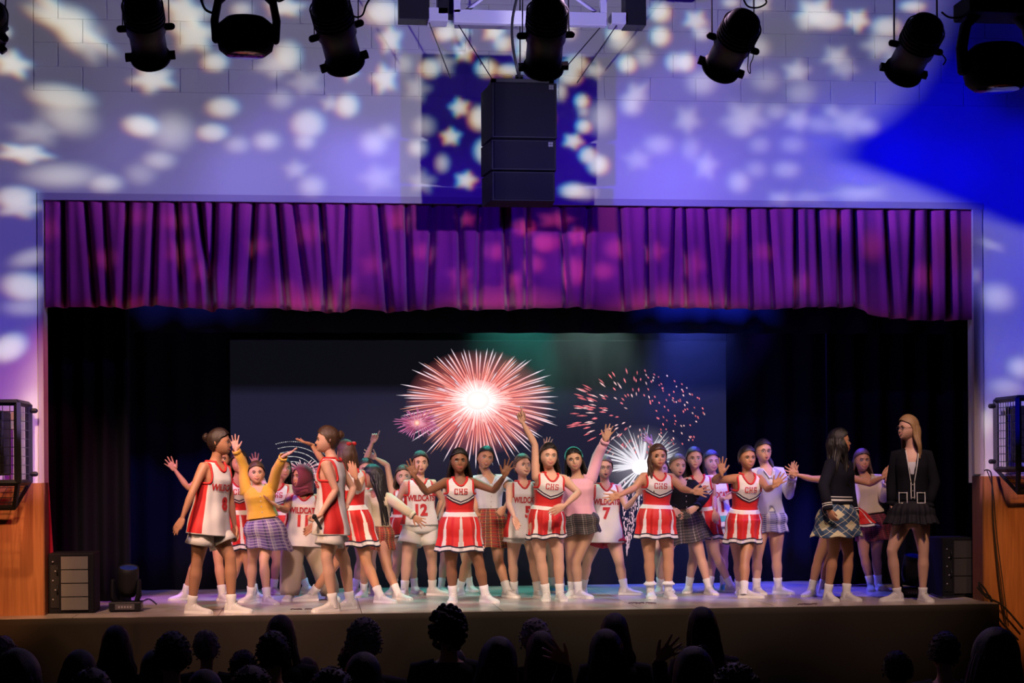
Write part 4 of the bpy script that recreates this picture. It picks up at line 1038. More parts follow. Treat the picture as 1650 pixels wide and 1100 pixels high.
def hijab(P, root, m):
    D, Fs = sphere_grid(40, 30); Pn = head_surf(D); V = Pn+D*np.array((.016, .016, .014)); keep = []
    for f in Fs:
        c = V[list(f)].mean(0)
        if c[1] > .035 and (c[0]/.056)**2+((c[2]+.010)/.082)**2 < 1: continue
        keep.append(f)
    q = MB(); used = sorted({i for f in keep for i in f}); mp = {a: b_ for b_, a in enumerate(used)}; kf = [tuple(mp[i] for i in f) for f in keep]; q.add(relax_edge(V[used], kf, 6), kf)
    q.tube([(0, -.03, .0), (0, -.035, -.06), (0, -.025, -.12), (0, -.02, -.155)], [(.075, .075), (.078, .08), (.088, .085), (.105, .09)], 24, flat=(1, 0, 0), caps=False)
    for i in range(5):
        lock(q, [(-.07, .02, -.04-.012*i), (-.04, .075-.004*i, -.10-.012*i), (.03, .07-.004*i, -.115-.014*i), (.085, .0, -.10-.012*i)], .016, .014, .003, 8, random.Random(i))
        lock(q, [(-.05, -.08, -.02-.02*i), (0, -.115, -.04-.02*i), (.05, -.08, -.02-.02*i)], .016, .014, .003, 8, random.Random(i))
    M = np.array([P.HR, P.HF, P.HU]).T*P.hk; q.v = [tuple(M@np.array(p)+P.head) for p in q.v]
    return piece(q, 'headscarf', m, root, P, sol=.003)

def make_pose(s):
    """a person's joints from the places the photograph shows them at"""
    P = Pose(); k = s.get('k', .9); P.k = k; P.hk = s.get('hk', .95)
    legs = s['legs']; g = [G(l[1][0], l[1][1]) for l in legs]
    P.Y = s.get('Y', sum(p[1] for p in g)/len(g)); P.yaw = math.radians(s.get('yaw', 0)); ly = P.yaw
    hy = math.radians(s.get('hipyaw', s.get('yaw', 0)))
    P.R = np.array((math.cos(ly), math.sin(ly), 0)); P.F = np.array((math.sin(ly), -math.cos(ly), 0))
    P.ax0 = np.array((math.cos(hy), math.sin(hy), 0))
    lean = s.get('lean', 0)
    P.hip = U(*s['hip'], P.Y); P.neck = U(*s['neck'], P.Y-lean)
    P.L = np.linalg.norm(P.neck-P.hip); u_ = nrm(P.neck-P.hip)
    tilt = math.radians(s.get('shtilt', 0)); R1 = P.R-u_*(P.R@u_); P.ax1 = nrm(nrm(R1)*math.cos(tilt)+u_*math.sin(tilt))
    c = P.neck-(P.neck-P.hip)*.10; S = [c-P.ax1*.142*k, c+P.ax1*.142*k]
    P.arms = []; P.hands = []
    for i, a in enumerate(s['arms']):
        if a is None: a = dict(e=None)
        Si = S[i]; sg = a.get('s', (-1, -1)); la, lf = .265*k, .235*k
        if a.get('e') is None:      # hanging
            out = P.R*(-1 if i == 0 else 1); E_ = Si+out*.05+np.array((0, 0, -la)); W_ = E_+P.F*.05+np.array((0, 0, -lf)); d = W_-E_; nv = -out; pose = 'relax'
        else:
            E_ = U(*a['e'], Si[1]); dd = np.linalg.norm(E_-Si); dy = sg[0]*math.sqrt(max(0, la*la-dd*dd)); 
            if 'ed' in a: dy = a['ed']
            E_ = U(*a['e'], Si[1]+max(-.22, min(.22, dy)))
            W_ = U(*a['w'], E_[1]); dd = np.linalg.norm(W_-E_); dy = sg[1]*math.sqrt(max(0, lf*lf-dd*dd))
            if 'wd' in a: dy = a['wd']
            W_ = U(*a['w'], E_[1]+max(-.2, min(.2, dy)))
            d = U(*a['h'], W_[1])-W_; pose = a.get('p', 'splay'); nv = {'c': (0, -1, .12), 'b': P.R*(1 if i == 0 else -1), 'u': (0, -.15, 1), 'a': (0, 1, 0), 'd': (0, -.2, -1)}[a.get('n', 'c')]
        P.arms.append((Si, E_, W_)); P.hands.append((i, d, nv, pose))
    P.legs = []
    for i, (kn, an, toe) in enumerate(legs):
        A_ = G(*an)+np.array((0, 0, .075*k)); H_ = P.hip+P.ax0*(.082*k*(-1 if i == 0 else 1))-u_*.03
        ta = math.radians(toe); T_ = np.array((math.sin(ta), -math.cos(ta), 0))
        K_ = U(*kn, (H_[1]+A_[1])/2-.02) if kn else (H_+A_)/2+T_*.03
        P.legs.append((H_, K_, A_, T_))
    hyaw = math.radians(s.get('hyaw', s.get('yaw', 0))); ht = math.radians(s.get('htilt', 0)); hp = math.radians(s.get('hpitch', 0))
    R_ = np.array((math.cos(hyaw), math.sin(hyaw), 0)); F_ = np.array((math.sin(hyaw), -math.cos(hyaw), 0)); U_ = np.array((0, 0, 1.))
    F2 = F_*math.cos(hp)+U_*math.sin(hp); U2 = U_*math.cos(hp)-F_*math.sin(hp); R2 = R_*math.cos(ht)-U2*math.sin(ht); U3 = U2*math.cos(ht)+R_*math.sin(ht)
    P.HR, P.HF, P.HU = R2, F2, U3
    P.head = U(*s['head'], P.neck[1]+P.F[1]*.02)
    P.O = np.array((P.hip[0], P.Y, 0.))
    return P
def finish_person(P, s, label, group, hairstyle, haircol, skincol, eyes=True):
    q = body_mesh(P); q.v = [tuple(np.array(p)-P.O) for p in q.v]
    root = q.obj('person', skin(skincol)); root.location = tuple(P.O); tag(root, label, 'person', group)
    hs = dict(hairstyle)
    rr = random.Random(len(label)*7+int(P.O[0]*50))
    M = np.array([P.HR, P.HF, P.HU]).T*P.hk
    if hs.get('style') == 'hijab': hijab(P, root, mat('maroon_scarf', (.16, .02, .045), .85, sheen=.2, bump=(40, .3, .004)))
    else:
        st_ = hs.pop('style'); band = hs.pop('band', None); bow = hs.pop('bow', None)
        h = hair_mesh(st_, rr, **hs); h.v = [tuple(M@np.array(p)+P.head) for p in h.v]; piece(h, 'hair', hairmat(haircol), root, P)
        if band:
            b_ = MB(); b_.tube([M@np.array((.086*math.cos(a), .028+.0*a, .030+.098*math.sin(a)-.0))+P.head for a in np.linspace(-.15, PI+.15, 20)], [(.016*P.hk, .005)]*20, 10, flat=P.HF); piece(b_, 'headband', band, root, P)
        if bow:
            b_ = MB()
            for sg in (-1, 1): b_.ball(M@np.array((sg*.03, -.085, .085))+P.head, (.026, .016, .020))
            b_.ball(M@np.array((0, -.085, .085))+P.head, .011); piece(b_, 'hair_bow', bow, root, P)
    if eyes:
        hl = P.head-P.O
        for sg in (-1, 1):
            for nm, me, pos in (('eye', EYE, (sg*.0305, EY, .0)), ('eyebrow', BROW[haircol], (sg*.031, BY_, .021))):
                o = bpy.data.objects.new(nm, me); COL.objects.link(o); o.parent = root
                yv = nrm(P.HF+P.HR*sg*.25); xv = nrm(P.HR*sg-yv*((P.HR*sg)@yv)); xx = xv if sg > 0 else -xv
                o.matrix_local = local(xv*1.0, yv, P.HU, hl+M@np.array(pos), P.hk)
        o = bpy.data.objects.new('mouth', mouth(s.get('mouth', 'smile'), m_lip if s.get('lip', 1) else m_lip2)); COL.objects.link(o); o.parent = root
        o.matrix_local = local(P.HR, P.HF, P.HU, hl+M@np.array((0, MY, -.054)), P.hk)
        if s.get('glasses'):
            o = bpy.data.objects.new('glasses', GLASSES); COL.objects.link(o); o.parent = root; o.matrix_local = local(P.HR, P.HF, P.HU, hl+M@np.array((0, EY+.016, .002)), P.hk)
    return root
def fy(x, z):
    m = (HEADV[:, 1] > 0); d = (HEADV[m][:, 0]-x)**2+(HEADV[m][:, 2]-z)**2; i = np.argsort(d)[:3]; return float(HEADV[m][i, 1].max())
MY = fy(0, -.054)+.0005; EY = fy(.0305, .0)-.0015; BY_ = fy(.031, .021)+.001; print('face', MY, EY, BY_, fy(.02, -.054))
BROW = {k_: brow_mesh(hairmat(k_)) for k_ in HAIRS}
def footwear(P, root, sock=.08, teal=False, frill=False):
    for (H_, K_, A_, T_) in P.legs:
        base = A_-np.array((0, 0, .075*P.k))-P.O; side = np.cross(T_, (0, 0, 1.))
        o = bpy.data.objects.new('shoe', SHOE_T if teal else SHOE); COL.objects.link(o); o.parent = root; o.matrix_local = local(side, T_, (0, 0, 1.), base+(0, 0, .001), P.k*1.05)
        for nm, me in (('sole', SOLE), ('laces', LACE)):
            c = bpy.data.objects.new(nm, me); COL.objects.link(c); c.parent = o
        if sock:
            d = nrm(K_-A_); q = MB(); q.tube([A_-d*.045, A_, A_+d*sock*.5, A_+d*sock, A_+d*(sock+.005)], [.040*P.k, .040*P.k, .041*P.k, .046*P.k, .040*P.k], 16, caps=False)
            if frill: q.tube([A_+d*(sock-.03), A_+d*(sock-.02), A_+d*(sock-.005)], [.058*P.k, .066*P.k, .046*P.k], 16, caps=False)
            piece(q, 'sock', m_sock, root, P)
# ------------------------------------------------------------------ the cast
m_yellow = mat('yellow_knit', (.72, .42, .05), .85, bump=(60, .5, .004, (1, 1, .3)), sheen=.3); m_cream = mat('cream_knit', (.62, .52, .36), .85, bump=(60, .4, .004), sheen=.3)
m_pink = mat('pink_knit', (.80, .42, .52), .8, bump=(40, .3, .004), sheen=.3); m_blackk = mat('black_knit', (.007, .007, .011), .9, spec=.15, bump=(60, .4, .004), sheen=.0)
m_navyk = mat('navy_knit', (.009, .009, .018), .9, spec=.15, bump=(55, .6, .005, (1, 1, .3)), sheen=.0); m_shirt = mat('white_shirt', (.66, .66, .70), .7, bump=(10, .5, .007)); m_lav = mat('lavender_knit', (.38, .38, .62), .85, bump=(60, .4, .003))
m_trimw = mat('white_trim', (.75, .73, .70), .7); m_beige = mat('beige_fleece', (.46, .38, .29), .9, bump=(8, .5, .01)); m_btn = mat('button', (.55, .5, .45), .35)
m_redshort = mat('shorts_red', (.45, .015, .03), .6, bump=(9, .5, .008)); m_greyshort = mat('shorts_grey', (.40, .42, .45), .7); m_tulle = mat('black_skirt_cloth', (.012, .011, .016), .7, spec=.2, bump=(30, .6, .006, (6, 6, .5)))
p_red = plaid('red_tartan', (.40, .02, .02), [(0, .30, (.02, .05, .02), .55), (.12, .05, (.75, .55, .15), .8), (.55, .05, (.01, .01, .02), .9), (.7, .03, (.8, .75, .6), .6)], 11)
p_pur = plaid('purple_tartan', (.16, .10, .30), [(0, .32, (.38, .36, .45), .55), (.5, .10, (.03, .03, .09), .8), (.75, .04, (.75, .72, .6), .7)], 10)
p_blu = plaid('blue_tartan', (.12, .12, .35), [(0, .36, (.55, .55, .70), .6), (.55, .10, (.02, .02, .12), .8), (.8, .04, (.8, .8, .8), .8)], 11)
p_gry = plaid('dark_tartan', (.045, .040, .040), [(0, .30, (.015, .015, .02), .7), (.45, .06, (.42, .38, .34), .6), (.7, .04, (.30, .16, .14), .6)], 11)
p_mar = plaid('maroon_tartan', (.16, .012, .03), [(0, .30, (.02, .01, .02), .6), (.5, .05, (.45, .2, .2), .6)], 13)
p_arg = argyle('argyle_check', (.018, .045, .11), (.045, .09, .16), (.62, .56, .36), 9., 3.1)

def A(e, w, h, **kw): return dict(e=e, w=w, h=h, **kw)
GP = 'performers dancing on the stage'
cast = []
def person(label, outfit, hair=('long', 'dark', {}), skin_='light', **s):
    cast.append((label, outfit, hair, skin_, s))

person('tall player number 8 in a white sleeveless jersey, looking right, leftmost of the cast', dict(t='jersey', num='8', hem=861, sh=877, numx=.03), ('bun', 'dark', {}), 'tan', k=.98, hk=1.0, yaw=50, hyaw=78, mouth='closed',
       head=(354, 713), neck=(347, 744), hip=(337, 846), arms=[A((309, 795), (294, 834), (279, 859), p='flat', n='b', wd=-.03), None], legs=[((318, 903), (309, 988), 62), ((371, 899), (373, 987), 66)])
person('performer almost hidden behind player number 8, one bare arm waving at the far left', dict(t='cheer', hem=(345, 862, 26)), ('long', 'dark', {}), 'light', k=.86, yaw=0, mouth='smile',
       head=(357, 740), neck=(352, 765), hip=(338, 838), arms=[A((303, 786), (282, 757), (266, 735), n='c'), A((372, 800), (352, 822), (340, 826), p='relax')], legs=[((318, 900), (298, 966), -50), ((352, 902), (358, 968), 30)])
person('cheerleader half hidden between player number 8 and the yellow cardigan, hand at her cheek', dict(t='cheer', hem=(389, 886, 23)), ('long', 'dark', {}), 'light', k=.88, yaw=10, mouth='smile',
       head=(386, 746), neck=(383, 772), hip=(384, 846), arms=[None, A((398, 803), (392, 774), (391, 752), p='flat', n='a')], legs=[((383, 905), (366, 966), -20), ((398, 902), (411, 967), 70)])
person('girl in a yellow cardigan and purple plaid skirt with both arms thrown up', dict(t='knit', m='yellow', hem=834, skirt=(434, 884, 31), sk='plain', sm='purple', tw=.16, tilt=-.10, buttons=1), ('up', 'brown', {}), 'fair', k=.86, hk=.9, yaw=5, mouth='smile',
       head=(413, 762), neck=(416, 783), hip=(424, 846), arms=[A((393, 752), (380, 724), (377, 704), n='c', ed=.05), A((446, 757), (457, 735), (471, 728), p='flat', n='u')], legs=[((407, 902), (404, 969), -30), ((425, 902), (430, 973), 35)])
person('dark-haired cheerleader in teal light behind the girl in yellow, one hand up', dict(t='cheer', hem=(447, 872, 26)), ('long', 'black', {}), 'light', k=.88, yaw=0, mouth='closed', hyaw=20,
       head=(456, 755), neck=(447, 779), hip=(444, 845), arms=[A((424, 776), (412, 752), (410, 738), ed=.1), A((468, 812), (462, 838), (462, 848), p='relax')], legs=[((446, 900), (441, 957), 20), ((476, 898), (494, 956), 60)])
person('player number 11 in a maroon headscarf, white jersey and beige sweatpants', dict(t='jersey', num='11', hem=879, trousers=1), ('hijab', 'black', {}), 'tan', k=.95, hk=.97, yaw=0, hyaw=-55, mouth='smile',
       head=(487, 768), neck=(490, 796), hip=(487, 862), arms=[A((461, 822), (446, 815), (436, 808), n='b'), A((513, 822), (506, 845), (500, 850), p='relax')], legs=[((470, 906), (467, 967), -10), ((517, 906), (532, 965), 20)])
person('tall player number 4 half turned away in a white and red jersey, holding a microphone', dict(t='jersey', num='4', hem=861, sh=879, back=1, numx=-.02), ('bun', 'brown', {}), 'fair', k=.98, hk=1.0, yaw=-112, hipyaw=-80, hyaw=-86, mouth='closed',
       head=(527, 709), neck=(535, 738), hip=(532, 848), arms=[A((569, 787), (560, 812), (552, 822), p='relax', n='b', ed=.05), A((541, 790), (516, 830), (504, 838), p='grip', n='u', wd=-.05, ed=-.02)],
       legs=[((555, 902), (564, 981), -55), ((527, 900), (537, 985), -62)])
person('cheerleader with long brown curls and a red hair bow, turned away behind player number 4', dict(t='cheer', hem=(576, 880, 28)), ('wavy', 'brown', dict(length=.36, wave=.014, bow=1)), 'light', k=.93, yaw=-150, hyaw=-140, hipyaw=-140,
       head=(557, 729), neck=(564, 756), hip=(568, 842), arms=[A((578, 786), (573, 768), (570, 758), p='flat', n='a'), A((520, 742), (502, 716), (474, 707), p='splay', n='u', ed=0., wd=0.)],
       legs=[((590, 905), (612, 971), 50), ((543, 905), (503, 968), -70)])
person('performer hidden behind the curly cheerleader, bare arm pointing straight up', dict(t='cheer', hem=(588, 868, 24)), ('long', 'dark', {}), 'fair', k=.86, yaw=0,
       head=(590, 757), neck=(588, 779), hip=(590, 846), arms=[A((589, 742), (600, 712), (610, 686), p='point', ed=.02), None], legs=[((582, 900), (572, 957), -20), ((598, 900), (600, 956), 20)])
person('girl with very long dark hair, cream sweater and red tartan skirt, arm stretched low', dict(t='knit', m='cream', hem=847, skirt=(606, 885, 19), sk='plain', sm='red', tw=.22), ('wavy', 'black', dict(length=.47, wave=.012)), 'light', k=.86, yaw=-25, hyaw=-95, hpitch=-10, shtilt=-8, mouth='closed',
       head=(600, 768), neck=(608, 793), hip=(605, 858), arms=[A((590, 818), (594, 838), (596, 846), p='relax'), A((640, 812), (667, 832), (684, 844), p='splay', n='a', ed=-.1)], legs=[((588, 912), (586, 961), -20), ((624, 916), (641, 966), 45)])
person('cheerleader hidden behind player number 12 in the back row, arm stretched up to the left', dict(t='cheer', hem=(648, 866, 22)), ('long', 'brown', {}), 'fair', k=.84, yaw=0, Y=2.0,
       head=(650, 768), neck=(652, 789), hip=(652, 848), arms=[A((624, 749), (605, 738), (590, 729), n='c', ed=.05, wd=0.), None], legs=[((640, 905), (634, 956), -20), ((664, 905), (668, 955), 20)])
person('player number 12 in a white jersey and white shorts with hands on hips', dict(t='jersey', num='12', hem=845, sh=876, numx=.0), ('bun', 'dark', {}), 'fair', k=.93, hk=.95, yaw=4, mouth='open',
       head=(677, 746), neck=(676, 772), hip=(677, 848), arms=[A((643, 804), (652, 832), (655, 845), p='relax', n='b', ed=.06, wd=.03), A((712, 804), (703, 830), (700, 842), p='relax', n='b', ed=.06, wd=.03)], legs=[((655, 902), (652, 961), -20), ((696, 903), (697, 959), 55)])
person('performer hidden behind the centre-left cheerleader, only legs and shoes showing', dict(t='cheer', hem=(728, 866, 22)), ('long', 'dark', {}), 'fair', k=.82, yaw=0,
       head=(738, 762), neck=(738, 784), hip=(734, 846), arms=[None, None], legs=[((716, 900), (711, 955), 20), ((750, 900), (757, 952), 20)])
person('dark-skinned cheerleader in red front and centre-left with both palms up', dict(t='cheer', hem=(741, 888, 35)), ('long', 'black', dict(length=.24)), 'brown', k=.95, hk=.99, yaw=0, mouth='smile',
       head=(740, 743), neck=(741, 769), hip=(741, 852), arms=[A((687, 793), (667, 766), (660, 746)), A((796, 790), (813, 766), (821, 746))], legs=[((727, 909), (730, 970), -6), ((772, 909), (782, 970), 30)])
person('smiling girl in a white short-sleeved shirt and long red tartan skirt, hand on hip', dict(t='shirt', hem=819, skirt=(790, 881, 27), sk='plain', sm='red', tw=.36), ('pony', 'black', {}), 'light', k=.92, yaw=8, hyaw=8, htilt=12, mouth='smile',
       head=(782, 738), neck=(787, 766), hip=(788, 848), arms=[A((762, 798), (768, 826), (770, 836), p='relax', ed=.05), A((830, 792), (813, 818), (804, 828), p='grip', n='a')], legs=[((754, 900), (741, 958), -30), ((803, 902), (817, 962), 30)])
person('player number 5 in a white jersey laughing in the second row, looking right', dict(t='jersey', num='5', hem=866, sh=873, numx=.03), ('bun', 'mouse', {}), 'fair', k=.86, yaw=6, hyaw=20, mouth='smile', hpitch=6,
       head=(842, 751), neck=(842, 775), hip=(842, 852), arms=[A((820, 812), (829, 834), (832, 842), p='relax'), A((868, 800), (866, 826), (866, 836), p='relax')], legs=[((826, 904), (829, 961), -15), ((859, 902), (866, 962), 15)])
person('performer hidden behind the centre cheerleader, only a raised hand and teal shoes showing', dict(t='cheer', hem=(893, 862, 20), teal=1), ('long', 'dark', {}), 'fair', k=.80, yaw=0, Y=1.9,
       head=(890, 758), neck=(890, 780), hip=(890, 842), arms=[A((874, 752), (879, 724), (883, 708), ed=.08), None], legs=[((888, 895), (890, 953), 0), ((898, 895), (905, 953), 0)])
person('cheerleader in the centre with one arm raised high and the other hand on her hip', dict(t='cheer', hem=(880, 867, 31), tilt=.04), ('half', 'black', dict(length=.21, wave=.003)), 'fair', k=.95, hk=1.0, yaw=6, htilt=3, mouth='smile', lip=1,
       head=(884, 735), neck=(887, 762), hip=(879, 842), shtilt=0, arms=[A((862, 716), (842, 680), (836, 662), p='point', ed=0., wd=0.), A((932, 794), (909, 815), (896, 822), p='flat', n='a')], legs=[((871, 898), (880, 967), -8), ((900, 896), (902, 967), 6)])
person('girl in a pink sweater, teal headband and dark plaid skirt with one arm up', dict(t='knit', m='pink', hem=830, skirt=(937, 860, 30), sk='plain', sm='dark', tw=.24, tilt=.12, neckk='round'), ('half', 'black', dict(length=.22, band=1)), 'olive', k=.93, yaw=-6, hyaw=-6, htilt=-8, mouth='smile',
       head=(925, 741), neck=(930, 768), hip=(934, 842), shtilt=8, arms=[A((903, 806), (900, 828), (898, 836), p='relax', ed=.05), A((963, 735), (976, 708), (982, 692), ed=0.)], legs=[((920, 903), (922, 962), -25), ((928, 905), (932, 963), 35)])
person('player number 7 in glasses with a white jersey over red shorts', dict(t='jersey', num='7', hem=873, sh=877, shm='red'), ('bun', 'mouse', {}), 'fair', k=.90, yaw=0, mouth='open', glasses=1,
       head=(974, 754), neck=(975, 779), hip=(974, 853), arms=[A((948, 815), (950, 840), (952, 850), p='relax'), A((1010, 818), (1028, 796), (1036, 784), p='flat')], legs=[((946, 905), (940, 956), -20), ((998, 906), (1006, 958), 65)])
person('performer hidden behind the ponytailed cheerleader, one hand raised above her head', dict(t='cheer', hem=(1060, 858, 20)), ('long', 'dark', {}), 'fair', k=.80, yaw=0, Y=1.9,
       head=(1064, 756), neck=(1064, 778), hip=(1066, 842), arms=[A((1050, 742), (1049, 714), (1034, 700), ed=.05), None], legs=[((1060, 890), (1064, 953), 0), ((1072, 890), (1078, 953), 0)])
person('cheerleader with a long brown ponytail over her shoulder and both arms spread low', dict(t='cheer', hem=(1056, 867, 34), frill=1), ('bun', 'brown', dict(front=(-1,), length=.33, wave=.012)), 'light', k=.97, hk=.99, yaw=4, mouth='talk',
       head=(1060, 736), neck=(1060, 762), hip=(1057, 838), arms=[A((1022, 786), (998, 798), (983, 802), ed=-.06), A((1099, 787), (1117, 792), (1135, 792))], legs=[((1046, 896), (1048, 963), -5), ((1077, 895), (1077, 963), 5)])
person('laughing girl in a black cardigan and dark pleated plaid skirt, hand on hip', dict(t='knit', m='black', hem=819, skirt=(1108, 872, 29), sk='pleat', sm='dark', tw=.26, tilt=.22, buttons=1), ('bun', 'mouse', {}), 'fair', k=.88, yaw=10, htilt=6, mouth='open',
       head=(1092, 751), neck=(1096, 775), hip=(1102, 838), shtilt=-6, arms=[A((1076, 800), (1086, 820), (1092, 826), p='relax', ed=.08), A((1136, 800), (1122, 818), (1110, 824), p='grip', n='a')], legs=[((1070, 900), (1063, 955), -20), ((1128, 892), (1142, 957), 12)])
person('long-haired cheerleader in the back row between the black cardigan and player in teal light', dict(t='cheer', hem=(1135, 868, 20)), ('long', 'black', dict(length=.30)), 'fair', k=.90, yaw=-5, mouth='closed',
       head=(1119, 739), neck=(1124, 766), hip=(1132, 842), arms=[A((1108, 800), (1112, 822), (1113, 830), p='relax', ed=.12, wd=.05), A((1150, 800), (1152, 824), (1152, 834), p='relax', ed=.05)], legs=[((1118, 895), (1110, 954), -20), ((1152, 890), (1177, 954), 50)])
person('player in a white and teal striped jersey at the back right, chin up', dict(t='jersey', num='11', hem=848, sh=867, shm='grey', band=1, teal=1), ('bun', 'black', {}), 'fair', k=.86, yaw=6, mouth='smile', Y=1.75,
       head=(1146, 744), neck=(1150, 768), hip=(1155, 842), arms=[None, A((1160, 804), (1170, 802), (1178, 798), p='relax', ed=-.05)], legs=[((1148, 895), (1144, 953), 0), ((1166, 893), (1166, 952), 0)])
person('cheerleader on the right leaning forward with one palm up and one arm out', dict(t='cheer', hem=(1197, 875, 30)), ('bun', 'black', {}), 'tan', k=.93, hk=.96, yaw=8, mouth='smile',
       head=(1204, 738), neck=(1204, 763), hip=(1198, 846), lean=.08, arms=[A((1150, 774), (1163, 762), (1162, 744), ed=-.05, wd=-.12), A((1237, 788), (1248, 783), (1260, 770))], legs=[((1190, 902), (1191, 957), -10), ((1200, 902), (1199, 963), 66)])
person('girl in round glasses, lavender knitted vest, white shirt and blue plaid skirt', dict(t='vest', hem=823, skirt=(1240, 857, 22), sk='plain', sm='blue', tw=.20), ('pony', 'black', dict(tail=[(.02, -.10, .03), (.07, -.09, -.04), (.10, -.02, -.13), (.095, .03, -.25)])), 'fair', k=.93, yaw=6, glasses=1, mouth='open', lip=1,
       head=(1230, 727), neck=(1234, 753), hip=(1238, 840), arms=[A((1208, 800), (1216, 822), (1220, 830), p='relax', ed=.05), A((1272, 796), (1277, 768), (1279, 756), p='flat')], legs=[((1220, 898), (1219, 957), 10), ((1251, 898), (1254, 956), 35)])
person('performer hidden behind the argyle skirt with both bare arms stretched sideways', dict(t='cheer', hem=(1370, 848, 30)), ('long', 'dark', {}), 'light', k=.88, yaw=0,
       head=(1354, 742), neck=(1350, 764), hip=(1354, 838), arms=[A((1307, 771), (1285, 765), (1268, 756), ed=0., wd=0.), A((1402, 779), (1424, 768), (1432, 758), p='flat', ed=0.)], legs=[((1319, 900), (1308, 960), -40), ((1335, 900), (1325, 959), 10)])
person('smiling girl in a cream jumper and maroon plaid skirt between the two talking women', dict(t='knit', m='cream', hem=826, skirt=(1409, 870, 18), sk='plain', sm='maroon', tw=.18), ('long', 'mouse', dict(length=.22)), 'light', k=.88, yaw=0, mouth='smile', neckk='round',
       head=(1389, 742), neck=(1393, 766), hip=(1402, 842), arms=[A((1380, 803), (1378, 826), (1378, 835), p='relax'), A((1424, 802), (1430, 776), (1431, 762), p='flat', n='a')], legs=[((1392, 893), (1403, 951), -15), ((1412, 893), (1415, 950), 10)])
person('woman in a navy sweater with white stripes and a diamond-patterned skirt, facing right', dict(t='knit', m='navy', hem=811, skirt=(1348, 864, 44), sk='argyle', sm='arg', tw=.24, trim=1), ('wavy', 'black', dict(length=.40, wave=.014, front=(-1,))), 'tan', k=.91, hk=.98, yaw=40, hyaw=78, mouth='open',
       head=(1353, 711), neck=(1352, 739), hip=(1350, 834), arms=[A((1327, 782), (1335, 822), (1344, 840), p='relax', n='b', wd=-.04), None], legs=[((1343, 892), (1334, 967), 10), ((1367, 892), (1364, 967), 25)])
person('tall blonde woman in a black cardigan with white piping, black skirt and glasses, facing left', dict(t='knit', m='black', hem=806, skirt=(1467, 843, 40), sk='tulle', sm='tulle', tw=.24, piping=1, neckk='deep'), ('long', 'blonde', dict(length=.27, wave=.008)), 'fair', k=.92, hk=.98, yaw=-18, hyaw=-72, hipyaw=-15, glasses=1, mouth='smile', lip=0,
       head=(1463, 690), neck=(1469, 722), hip=(1469, 832), arms=[A((1437, 778), (1436, 815), (1438, 830), p='relax', n='b', ed=.04), A((1506, 776), (1496, 818), (1493, 838), p='relax', n='b', wd=-.05)], legs=[((1437, 888), (1446, 968), -72), ((1488, 888), (1487, 968), 5)])

